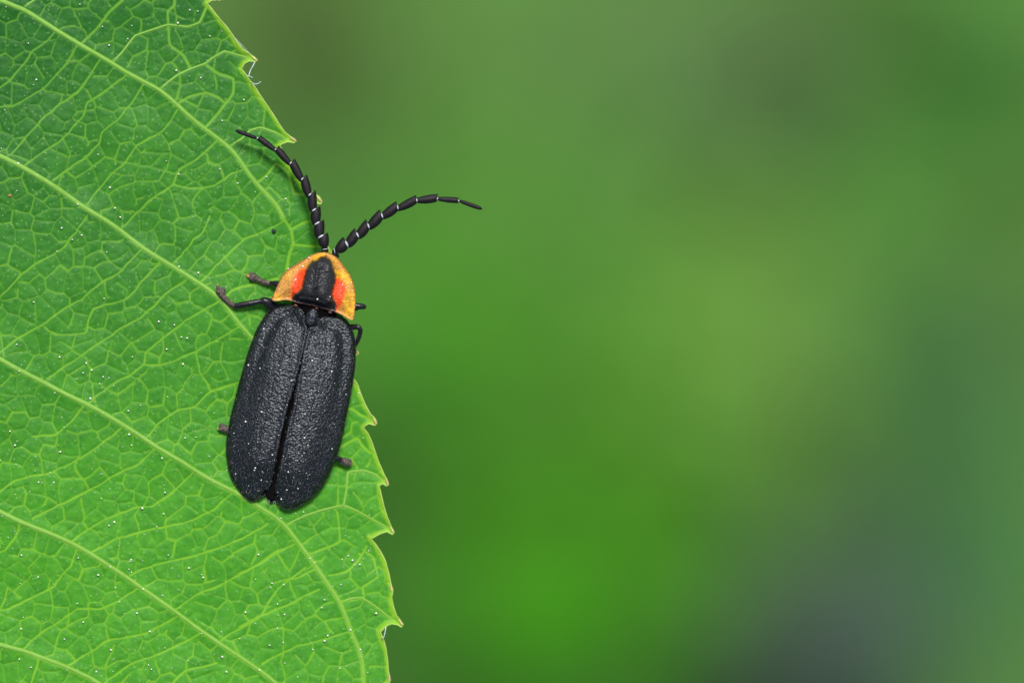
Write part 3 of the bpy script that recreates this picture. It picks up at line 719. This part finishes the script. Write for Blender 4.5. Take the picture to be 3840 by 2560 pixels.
# antennae
def seg_loft(b, e1, e2, z0, z1, n=14, m=9):
    b, e1, e2 = map(np.array, (b, e1, e2)); mid = (e1 + e2) / 2; d = mid - b; L = np.linalg.norm(d); d = d / L; s = np.array((-d[1], d[0]))
    if (e1 - mid) @ s > 0: s = -s                     # s points to the e2 side
    w = np.linalg.norm(e2 - e1) / 2; V = []
    e1 = mid + (e1 - mid) * .95; e2 = mid + (e2 - mid) * .95; b = b - d * 6; bl, br_ = b - s * w * .55, b + s * w * .55
    def bez(p, q_, bulge, t):
        c = (p + q_) / 2 + bulge; return (1 - t) ** 2 * p + 2 * t * (1 - t) * c + t * t * q_
    T = [0, .06, .2, .35, .5, .65, .8, .9, .97, 1.0]
    for t in T:
        l = bez(bl, e1, -s * w * .62 + d * 0, t); r = bez(br_, e2, s * w * .40, t)
        c = (l + r) / 2; hw = (r - l) / 2; k = 1.0
        if t == 0: hw = hw * .6
        if t == 1.0: hw = hw * .93
        h = np.linalg.norm((r - l) / 2) * .75 * (0.8 if t in (0, 1.0) else 1)
        for i in range(n):
            a = 2 * math.pi * i / n; p = c + hw * math.cos(a)
            V.append((p[0], p[1], z0 + (z1 - z0) * t + h * math.sin(a)))
    V = np.array(V); N = len(T)
    i, k = np.meshgrid(np.arange(N - 1), np.arange(n), indexing='ij'); k2 = (k + 1) % n
    q = np.stack([i * n + k, i * n + k2, (i + 1) * n + k2, (i + 1) * n + k], -1).reshape(-1, 4)
    a_, b_ = len(V), len(V) + 1
    endc = V[-n:].mean(0); endc[:2] -= d * w * .35
    V = np.concatenate([V, [V[:n].mean(0)], [endc]]); kk = np.arange(n); k2 = (kk + 1) % n
    return V, [q, np.stack([np.full(n, a_), k2, kk], -1), np.stack([np.full(n, b_), (N - 1) * n + kk, (N - 1) * n + k2], -1)]

def fuzz(v, f, n, seed, along, L=5.5):
    """short bristles standing off a surface, leaning along it"""
    g = np.random.default_rng(seed + 40); c = v.mean(0); a = along / (np.linalg.norm(along) + 1e-9); parts = [(v, f)]
    for k in g.integers(0, len(v) - 2, n):
        p = v[k]; d = p - c; d = d - a * (d @ a); d = d / (np.linalg.norm(d) + 1e-6); e = d * .7 + a * .8
        parts.append(tube([p - d * .5, p + e * L * g.uniform(.6, 1)], [.6, .25], 3, cap=False))
    return merge(parts)

def antenna(scape, segs, last, zs):
    P = np.array([(x, y, z) for (x, y), z in zip(scape, (84, 96, 106, 112))])
    v, f = tube(P, [12, 13.5, 12.5, 10], 14); ant = obj("antenna", W(v), f, M['cuticle'], beetle)
    def sub(name, v, f, m):
        o = obj(name, W(v), f, m, beetle); o.parent = ant; return o
    # pedicel rings
    p = P[-1]; b = np.array(segs[0][0]); d = b - p[:2]; d = d / (np.linalg.norm(d) + 1e-9)
    for k, r in ((-9, 11.5), (1, 10)):
        c = p[:2] + d * k; s = np.array((-d[1], d[0])); v, f = ellipsoid((c[0], c[1], 113), ((*(d * 2.0), 0), (*(s * r), 0), (0, 0, r)), 14, 8); sub("joint_ring", v, f, M['joint'])
    for i, (b, e1, e2) in enumerate(segs):
        v, f = seg_loft(b, e1, e2, zs[i], zs[i + 1]); sub("segment", *fuzz(v, f, 70, i, np.array((e1[0] + e2[0] - 2 * b[0], e1[1] + e2[1] - 2 * b[1], 0))), M['antenna'])
        b, e1, e2 = map(np.array, (b, e1, e2)); nb = np.array(segs[i + 1][0]) if i + 1 < len(segs) else np.array(last[0])
        c = e1 * .62 + e2 * .38; ax = (e2 - e1); l = np.linalg.norm(ax); ax = ax / l; pr = np.array((-ax[1], ax[0])); c = c * .6 + nb * .4
        k = 1.0 - .07 * i
        v, f = ellipsoid((c[0], c[1], zs[i + 1] + 2), ((*(ax * l * .33 * k), 0), (*(pr * (5.0 - .3 * i)), 0), (0, 0, l * .42 * k)), 12, 8); sub("joint", v, f, M['joint'])
    a, t = map(np.array, last); pts = np.array([a, a + (t - a) * .15, a + (t - a) * .55, a + (t - a) * .88, t]); z = np.linspace(zs[-1], zs[-1] + 4, 5)
    v, f = tube(np.column_stack([pts, z]), [4.5, 7.2, 8.2, 7.0, 3.2], 12); sub("segment", v, f, M['antenna'])

g2 = lambda *p: tuple(c2(p)); g3 = lambda *p: tuple(c3(p))
antenna(c2([(1146, 1550), (1147, 1515), (1148, 1490), (1150, 1468)]),
        [g2((1148, 1455), (1072, 1372), (1184, 1306)), g2((1092, 1362), (1028, 1225), (1140, 1160)), g2((1052, 1212), (994, 1072), (1100, 1005)), g2((1020, 1065), (954, 898), (1045, 828)), g2((972, 895), (871, 728), (948, 652)),
         g2((888, 715), (747, 552), (808, 473)), g2((755, 532), (577, 392), (630, 328)), g2((588, 378), (377, 262), (425, 213))], c2([(378, 245), (145, 157)]), np.linspace(112, 84, 9) + 6)
antenna(c3([(225, 1010), (212, 975), (212, 945), (235, 928)]),
        [g3((250, 925), (388, 888), (322, 744)), g3((372, 858), (532, 762), (468, 628)), g3((512, 742), (670, 648), (622, 508)), g3((660, 618), (848, 517), (803, 378)), g3((845, 476), (1052, 402), (1022, 270)),
         g3((1050, 370), (1296, 308), (1290, 188)), g3((1306, 262), (1562, 284), (1576, 174)), g3((1580, 240), (1846, 300), (1852, 224))], c3([(1866, 268), (2165, 376)]), np.linspace(114, 92, 9) + 6)

# legs
def leg(points, radii, tarsus=None, tr=None, lobes=(), claws=(), zsc=0.9):
    fol = lambda pts: [(x, y, z + max(0.0, float(macro_z(x, y)) - 26)) for x, y, z in pts]
    points = fol(points); tarsus = fol(tarsus) if tarsus else None; lobes = [(fol(p), r) for p, r in lobes]; claws = [fol(p) for p in claws]
    P = catmull([(x, y, z) for x, y, z in points], 5); R = catmull([(r, 0, 0) for r in radii], 5)[:, 0]
    v, f = tube(P, R, 12, zsc); parts = [(v, f)]; g = np.random.default_rng(int(P[0][0]))
    for k in range(110):
        i = g.integers(len(P) // 2, len(P)); th = g.random() * 2 * math.pi; d = np.array((math.cos(th), math.sin(th), g.random() * .6)); d /= np.linalg.norm(d)
        parts.append(tube([P[i] + d * R[i] * .8, P[i] + d * (R[i] + 3.5)], [.6, .25], 3, cap=False))
    v, f = merge(parts); l = obj("leg", W(v), f, M['cuticle'], beetle)
    def sub(name, v, f, m):
        o = obj(name, W(v), f, m, beetle); o.parent = l
    if tarsus:
        P = catmull([(x, y, z) for x, y, z in tarsus], 6); R = catmull([(r, 0, 0) for r in tr], 6)[:, 0]
        t = np.arange(len(P)); R = R * (1 + 0.10 * np.sin(t * 1.05)); parts = [tube(P, R, 12)]
        for pts, rr in lobes:
            Q = catmull(pts, 4); parts.append(tube(Q, catmull([(r * 1.15, 0, 0) for r in rr], 4)[:, 0], 10))
        g = np.random.default_rng(len(P) + int(P[0][0]))
        for k in range(160):                                # short fuzz
            i = g.integers(0, len(P)); a = g.random() * math.pi; th = g.random() * 2 * math.pi; c = P[i]; r = R[i]
            d = np.array((math.cos(th), math.sin(th), abs(math.sin(a)) * .6)); d /= np.linalg.norm(d)
            parts.append(tube([c + d * r * .7, c + d * (r + 4.5)], [.9, .4], 4, cap=False))
        v, f = merge(parts); sub("tarsus", v, f, M['tarsus'])
    for pts in claws:
        Q = catmull(pts, 4); v, f = tube(Q, np.linspace(2.6, .9, len(Q)), 8); sub("claw", v, f, M['claw'])
def z3(pts, zs): return [(x, y, z) for (x, y), z in zip(pts, zs)]
g0 = base + 12
leg(z3(c4([(1750, 560), (1600, 520), (1460, 480), (1380, 465), (1300, 465)]), (95, 84, 66, 56, 46)), (14, 13, 12, 9.5, 8),
    z3(c4([(1310, 465), (1210, 440), (1120, 410), (1040, 370), (985, 340), (930, 320)]), (48, 44, 42, 42, 42, 42)), (8, 9, 8.5, 10, 13.5, 11),
    [(z3(c4([(985, 345), (925, 360), (895, 385)]), (42, 42, 40)), (9, 9, 6)), (z3(c4([(985, 330), (930, 275), (895, 250)]), (42, 42, 40)), (9, 8, 5))],
    [z3(c4([(890, 300), (845, 305), (800, 262)]), (42, 42, 36)), z3(c4([(880, 325), (835, 318), (812, 300)]), (42, 40, 36))])
leg(z3(c4([(1560, 1060), (1390, 960), (1280, 880), (1200, 838), (1150, 835), (1080, 848), (900, 880), (720, 915), (600, 940), (560, 930)]), (44, 50, 58, 62, 62, 62, 58, 52, 47, 45)), (19, 20, 19, 16, 12.5, 10, 11, 11, 10.5, 8),
    z3(c4([(570, 925), (520, 900), (450, 850), (370, 780), (320, 720), (285, 650)]), (46, 44, 42, 42, 42, 43)), (8, 8, 8.5, 9, 10, 11),
    [(z3(c4([(300, 670), (240, 630), (205, 590)]), (43, 43, 41)), (9, 8.5, 6)), (z3(c4([(300, 670), (325, 610), (330, 560)]), (43, 43, 41)), (10, 9, 6)), (z3(c4([(290, 650), (240, 560), (215, 520)]), (45, 46, 44)), (7, 6, 5))],
    [z3(c4([(225, 530), (205, 500), (185, 520)]), (44, 46, 40)), z3(c4([(225, 530), (222, 495), (215, 470)]), (44, 46, 42))])
leg(z3([(930, 1640), (895, 1625), (872, 1618)], (70, 58, 50)), (13, 12, 9), z3([(876, 1620), (858, 1612), (842, 1604), (832, 1599)], (50, 46, 45, 43)), (9, 10, 12, 9),
    [(z3([(842, 1604), (830, 1608), (824, 1612)], (44, 44, 42)), (7, 7, 4)), (z3([(842, 1600), (832, 1592), (827, 1590)], (44, 44, 42)), (7, 6, 4))], [z3([(828, 1606), (820, 1608), (816, 1602)], (43, 43, 40))])
leg(z3([(1280, 1140), (1336, 1147), (1356, 1149), (1364, 1150), (1366, 1151), (1356, 1151), (1330, 1160), (1290, 1175)], (98, 96, 94, 88, 76, 60, 30, 10)), (11, 11, 11, 10, 9, 8, 7, 7))
leg(z3([(1270, 1232), (1322, 1226), (1342, 1226), (1352, 1234), (1352, 1248), (1345, 1270), (1336, 1290), (1318, 1310)], (50, 62, 70, 70, 66, 60, 52, 44)), (12, 11, 10, 9, 8.5, 8, 7, 6))
leg(z3([(1200, 1690), (1250, 1712), (1272, 1721), (1282, 1725)], (66, 48, 36, 30)), (12, 11, 10, 8), z3([(1278, 1724), (1288, 1727), (1300, 1731), (1310, 1733)], (30, 28, 27, 26)), (8, 11, 14, 8),
    [(z3([(1302, 1728), (1311, 1727), (1316, 1729)], (27, 26, 23)), (7, 6, 4)), (z3([(1302, 1736), (1311, 1740), (1315, 1741)], (27, 26, 23)), (7, 6, 4))], [z3([(1312, 1731), (1320, 1730), (1325, 1727)], (26, 25, 22)), z3([(1312, 1736), (1319, 1739), (1323, 1742)], (26, 25, 22))])

# ------------------------------------------------------------------ pollen, threads, specks
def specks(name, pts, label):
    parts = []
    for x, y, z, r in pts:
        parts.append(ellipsoid((x, y, z), ((r, 0, 0), (0, r * random.uniform(.8, 1.1), 0), (0, 0, r * .9)), 7, 5))
    v, f = merge(parts); o = obj(name, W(v), f, M['pollen'], None, loc=W((pts[0][0], pts[0][1]), 0)[0]); tag(o, label, "pollen", kind="stuff")
pl = []
big = [cA([(214, 323), (943, 290), (1397, 77), (1311, 173), (1544, 268), (1298, 521), (1478, 574), (1793, 735), (806, 337), (593, 38), (726, 1138), (758, 200), (273, 590), (1634, 888), (578, 1503), (849, 1531), (1960, 1300), (1750, 1347)]),
       crop(0, 800, .5102, [(888, 30), (461, 110), (771, 626), (257, 652), (1338, 909), (1380, 916), (681, 1150), (740, 1250), (672, 1358), (152, 1157), (134, 962), (446, 1055), (978, 1053), (765, 1200), (807, 1207), (1172, 795), (1349, 1106), (1320, 392), (1462, 437), (539, 195), (607, 162), (948, 1449), (1230, 997)]),
       crop(0, 1600, .6124, [(70, 25), (376, 150), (606, 903), (1246, 918), (920, 1248), (1357, 1251), (1388, 1496), (1005, 530), (875, 496), (704, 580), (672, 601), (880, 990), (1505, 1132), (1470, 1293), (196, 1466), (478, 1077), (800, 820), (1033, 782), (1160, 861), (963, 608), (1137, 66), (1591, 1485), (1363, 1404), (912, 1453), (514, 1191), (136, 1231), (996, 190)]),
       cD([(95, 915), (570, 945), (512, 1067), (415, 1184), (190, 1288), (430, 1352), (690, 1213), (220, 1360), (208, 732), (323, 700), (356, 935), (560, 1297), (610, 1397), (370, 1395), (80, 1040), (163, 1060), (222, 1067)])]
for x, y in [p for b in big for p in b]: pl.append((x, y, float(macro_z(x, y)) + 9, random.uniform(2.3, 4.3)))
poly_in = outline
cand = np.column_stack([RNG.uniform(-60, 1480, 2200), RNG.uniform(-40, 2600, 2200)])
cand = cand[pip(cand[:, 0], cand[:, 1], outline)]
dens = (0.2 + 0.4 * sstep(600, 2400, cand[:, 1])) * (0.25 + 1.1 * sstep(-.2, .7, vnoise(cand[:, 0], cand[:, 1], 130, 81))); cand = cand[RNG.random(len(cand)) < dens]
for x, y in cand: pl.append((x, y, float(macro_z(x, y)) + 8, float(np.clip(RNG.lognormal(0.15, .55), .6, 3.8))))
specks("pollen", pl, "fine white pollen grains scattered over the green leaf")

bp = []
dg = bpy.context.evaluated_depsgraph_get()
def drop(x, y):
    """height of the beetle's back at a point"""
    o = W((x, y), 600)[0]; hit, loc, *_ = scene.ray_cast(dg, Vector(o), Vector((0, 0, -1))); return (loc.z - H) / K
bpts = c1([(665, 650), (780, 435), (530, 468), (1020, 970), (1227, 928), (1425, 733), (1480, 780), (1565, 700), (140, 1448), (880, 295)]) + c5([(627, 368), (440, 812), (607, 1380), (1136, 1407), (970, 1000), (1632, 1168), (1225, 757), (585, 850), (408, 1500), (1460, 888)]) + \
    c6([(282, 832), (598, 907), (909, 1027), (527, 758), (1130, 390), (1462, 525), (445, 462), (738, 597), (1046, 1010), (930, 805), (515, 785), (610, 72), (262, 335), (1170, 480), (840, 1140)])
for x, y in bpts: bp.append((x, y, drop(x, y) + 2.0, random.uniform(2.2, 3.6)))
for k in range(170):
    p = at(random.uniform(-430, 220), random.gauss(0, 95))
    if any(pip(np.array([p[0]]), np.array([p[1]]), np.array(q_))[0] for q_ in (L_out + L_sut, R_out + R_sut)): bp.append((p[0], p[1], drop(*p) + 1.0, random.uniform(.7, 1.7)))
specks("pollen", bp, "white pollen grains sprinkled over the back of the black beetle")

def thread(pts, zs, r, label):
    P = catmull(z3(pts, zs), 8); v, f = tube(P, r, 6); o = obj("silk_thread", W(v), f, M['silk'], None, loc=W(pts[0], zs[0])[0]); tag(o, label, "thread", "loose silk threads on the leaf edge")
mz = lambda x, y: float(macro_z(x, y)) + 10
thread(E([(605, 655), (585, 700), (560, 745), (545, 795)]), (mz(950, 230), 30, 28, 32), 1.5, "pale silk thread hanging from the tip of the topmost full leaf tooth")
thread(E([(505, 780), (530, 800), (560, 808), (585, 822)]), (mz(925, 285), 36, 34, 30), 1.1, "short straight pale fibre sticking out just below the topmost leaf tooth")
thread(E([(570, 865), (600, 885), (635, 885), (672, 862)]), (mz(945, 310), 36, 36, 40), 1.2, "short curled pale fibre on the leaf edge below the topmost tooth")
thread(E([(385, 390), (440, 450), (500, 510), (550, 562)]), (mz(880, 140), 34, 36, mz(935, 200)), 0.7, "hair-thin straight thread stretched along the edge of the topmost leaf tooth")
thread(G([(582, 970), (572, 1030), (555, 1090), (535, 1085)]), (mz(1445, 2345), 20, 22, mz(1430, 2390)), 1.3, "pale thread in the notch under the long pink tipped leaf tooth")
def speck(x, y, r, label):
    v, f = ellipsoid((x, y, float(macro_z(x, y)) + 7), ((r, 0, 0), (0, r * 1.1, 0), (0, 0, r * .5)), 10, 6)
    v = v + np.array([[1, 1, .3]]) * (vnoise(v[:, 0] * 3, v[:, 1] * 3 + v[:, 2], r, 71) * r * .25)[:, None]
    o = obj("dirt_speck", W(v), f, M['dirt'], None, loc=W((x, y), 30)[0]); tag(o, label, "speck")
M['pink'] = m_simple("pink_debris", (0.42, 0.17, 0.12), 0.7, 0.2)
def chip(x, y, r, label):
    v, f = ellipsoid((x, y, float(macro_z(x, y)) + 6), ((r, -r * .4, 0), (r * .25, r * .55, 0), (0, 0, r * .3)), 10, 6)
    v = v + np.array([[1, 1, .2]]) * (vnoise(v[:, 0] * 3, v[:, 1] * 3 + v[:, 2], r, 72) * r * .4)[:, None]
    o = obj("debris_flake", W(v), f, M['pink'], None, loc=W((x, y), 60)[0]); tag(o, label, "debris")
chip(42, 735, 7, "small pinkish flake of debris lying on the leaf, between two side veins")
speck(1028, 868, 8, "dark round dirt speck on the leaf beside the antenna lying over the leaf")

# ------------------------------------------------------------------ blurred plants far below
def m_herb(name, c, c2=None, rough=0.5):
    m, nt, b = mat(name); n = noise_node(nt, 260, 3)
    col = ramp(nt, n.outputs[0], [(0.3, c), (0.7, c2 or tuple(v * 0.75 for v in c))]); nt.links.new(col, b.inputs["Base Color"])
    b.inputs["Roughness"].default_value = rough; b.inputs["Specular IOR Level"].default_value = 0.12
    bump(nt, b, noise_node(nt, 700, 3).outputs[0], 0.0006, 0.6); thin_leaf(nt, b, col, 0.25)
    return m
def leaf_mesh(L, Wd, cup=0.12, droop=0.25, kind=0):
    n, m = 12, 7; V = []
    for i in range(n + 1):
        t = i / n; w = Wd * .5 * (math.sin(math.pi * min(1, t ** .8)) ** (.75 if kind == 0 else .55)) + 1e-5
        for j in range(m):
            s = j / (m - 1) * 2 - 1
            V.append((s * w, L * t, cup * w * abs(s) ** 1.5 - droop * L * t * t + 0.02 * L * math.sin(9 * t + 3 * s)))
    i, j = np.meshgrid(np.arange(n), np.arange(m - 1), indexing='ij'); k = (i * m + j).ravel()
    return np.array(V), np.stack([k, k + 1, k + m + 1, k + m], -1)
def herb(px, py, r, label, mt, n=14, z=.08, name="herb", cat="plant", seed=0):
    """a low plant about r picture units (2352 frame) in radius: a stem and n leaves"""
    g = random.Random(seed + 1000); sc = (D + H - z) / D; Q = 1.6327
    c = np.array(((px * Q - 1920) * K * sc, (1280 - py * Q) * K * sc)); rad0 = r * Q * K * sc; L = rad0 * .78; Wd = L * .68
    ro = empty(name, (c[0], c[1], 0)); tag(ro, label, cat, "blurred low plants on the ground")
    v, f = tube(np.array([(0, 0, -0.02), (.002, .001, z * .5), (0, 0, z)]), [.0018, .0014, .0010], 7)
    obj("stem", v + np.array((c[0], c[1], 0)), f, mt, ro)
    for k in range(n):
        a = 2.399 * k + g.uniform(-.4, .4); rad = rad0 * .55 * math.sqrt((k + .3) / n); l = L * g.uniform(.75, 1.2)
        v, f = leaf_mesh(l, Wd * l / L * g.uniform(.85, 1.15), droop=g.uniform(.05, .3))
        tilt = g.uniform(0, .4); ct, st_ = math.cos(tilt), math.sin(tilt)
        v = np.column_stack([v[:, 0], v[:, 1] * ct - v[:, 2] * st_, v[:, 1] * st_ + v[:, 2] * ct])
        yaw = a - math.pi / 2 + g.uniform(-.5, .5); cy, sy = math.cos(yaw), math.sin(yaw)
        v = np.column_stack([v[:, 0] * cy - v[:, 1] * sy, v[:, 0] * sy + v[:, 1] * cy, v[:, 2]])
        obj("leaf_blade", v + np.array((c[0] + math.cos(a) * rad, c[1] + math.sin(a) * rad, z - .5 * L * (k / n) - .1 * L * g.random())), f, mt, ro)
    return ro
VIV = m_herb("vivid_foliage", (0.042, 0.255, 0.0012), (0.050, 0.280, 0.0020))
GRN = m_herb("green_foliage", (0.080, 0.285, 0.0150), (0.095, 0.310, 0.0200))
MIDG = m_herb("mid_foliage", (0.078, 0.235, 0.0360), (0.095, 0.255, 0.0430))
LIME = m_herb("lime_foliage", (0.150, 0.305, 0.055), (0.135, 0.290, 0.050))
DEEP = m_herb("deep_foliage", (0.036, 0.190, 0.0154), (0.046, 0.212, 0.0210))
BLUE = m_herb("bluish_foliage", (0.041, 0.138, 0.046), (0.050, 0.154, 0.054))
SAGE = m_herb("sage_foliage", (0.090, 0.186, 0.0525), (0.105, 0.205, 0.0616))
DARK = m_herb("dark_foliage", (0.026, 0.112, 0.0024), (0.033, 0.128, 0.0040))
BROWN = m_herb("withered_foliage", (0.044, 0.080, 0.0150), (0.054, 0.090, 0.0200))
PALE = m_herb("pale_foliage", (0.135, 0.290, 0.045), (0.155, 0.315, 0.055))
BOTTLE = m_herb("bottle_green_foliage", (0.022, 0.110, 0.014), (0.030, 0.128, 0.018))  # a darker, duller green than the deep foliage
HERBS = [
    (2350, 290, 110, "small dark green blurred plant between the deep green plant and the withered one", DARK),
    (1280, 1380, 240, "saturated bright green blurred plant under the lower leaf edge", VIV),
    (1090, 1540, 150, "dark saturated green blurred plant beside the leaf's lowest tooth", DARK),
    (930, 790, 140, "vivid green blurred plant showing beside the beetle's orange shield", VIV),
    (1030, 560, 190, "mid green blurred plant below the outstretched antenna", GRN),
    (1120, 1080, 200, "fresh green blurred plant between the vivid plant and the beetle's wing cases", GRN),
    (1130, 890, 85, "deep green blurred plant level with the beetle's wing cases", DEEP),
    (1750, 860, 180, "pale lime green blurred plant, the lightest of the blurred patches", LIME),
    (1640, 610, 190, "light green blurred plant next to the pale lime one", PALE),
    (1530, 1000, 200, "yellowish green blurred plant between the lime plant and the saturated one", PALE),
    (2030, 480, 200, "green blurred plant between the pale lime plant and the withered one", MIDG),
    (1410, 90, 180, "greyish green blurred plant beyond the outstretched antenna", SAGE),
    (1230, 230, 90, "narrow dark blurred plant beside the greyish green one", DARK),
    (2200, 150, 200, "deep green blurred plant beside the withered one, away from the leaf", BOTTLE),
    (2190, 860, 180, "bluish green blurred plant beside the pale lime one", BLUE),
    (2250, 1300, 200, "bluish green blurred plant next to the grey stone", BLUE),
    (960, 1340, 140, "deep green blurred plant beside the long pink tipped leaf tooth", DEEP),
    (880, 400, 170, "olive green blurred plant next to the leaf's upper teeth", MIDG),
    (1420, 820, 190, "green blurred plant filling the space between beetle and lime plant", GRN),
    (1380, 430, 190, "green blurred plant behind the tip of the outstretched antenna", MIDG),
    (1570, 1320, 95, "dark green blurred plant between the saturated plant and the grey stone", DEEP),
    (1720, 1060, 170, "soft green blurred plant between the lime plant and the mossy stone", MIDG),
    (1610, 1190, 150, "fresh green blurred plant in front of the mossy grey green stone", GRN),
    (690, 50, 215, "withered olive brown blurred plant next to the uppermost leaf tooth", BROWN),
    (1960, 60, 125, "withered brown blurred plant beside the dull grey stone", BROWN),
    (2370, 660, 120, "withered dark blurred plant beyond the bluish one by the lime plant", BROWN),
]
for i, (x, y, r, lb, mt) in enumerate(HERBS): herb(x, y, r, lb, mt, seed=i, z=.13 if r > 230 else .06 + .015 * (i % 4), n=16)

def stone(px, py, z, r, label, c, seed):
    Q = 1.6327; s = (D + H - z) / D; x0, y0 = (px * Q - 1920) * K * s, (1280 - py * Q) * K * s; ax = [r[0] * Q * K * s, r[1] * Q * K * s, r[0] * Q * K * s * .6]
    v, f = ellipsoid((0, 0, 0), ((ax[0], 0, 0), (0, ax[1], 0), (0, 0, ax[2])), 28, 18)
    n = np.array([mnoise.noise(Vector(p) * 50 + Vector((seed, 0, 0))) + .5 * mnoise.noise(Vector(p) * 120 + Vector((seed, 3, 0))) for p in v]); v = v * (1 + .22 * n)[:, None] + np.array((x0, y0, z))
    o = obj("stone", v, f, m_simple("stone_grey", c, .85, .3, 240, tuple(k * .6 for k in c), bd=.001, bs=500), None, loc=(x0, y0, 0)); tag(o, label, "stone")
stone(1960, 1440, .006, (250, 210), "grey blurred stone on the ground between bluish plants", (0.122, 0.172, 0.135), 3)
stone(1730, 190, .004, (160, 130), "dull grey blurred stone beside the greyish green plant", (0.080, 0.145, 0.060), 9)
stone(1810, 1190, .004, (150, 110), "mossy grey green blurred stone behind the larger grey stone", (0.130, 0.195, 0.085), 15)
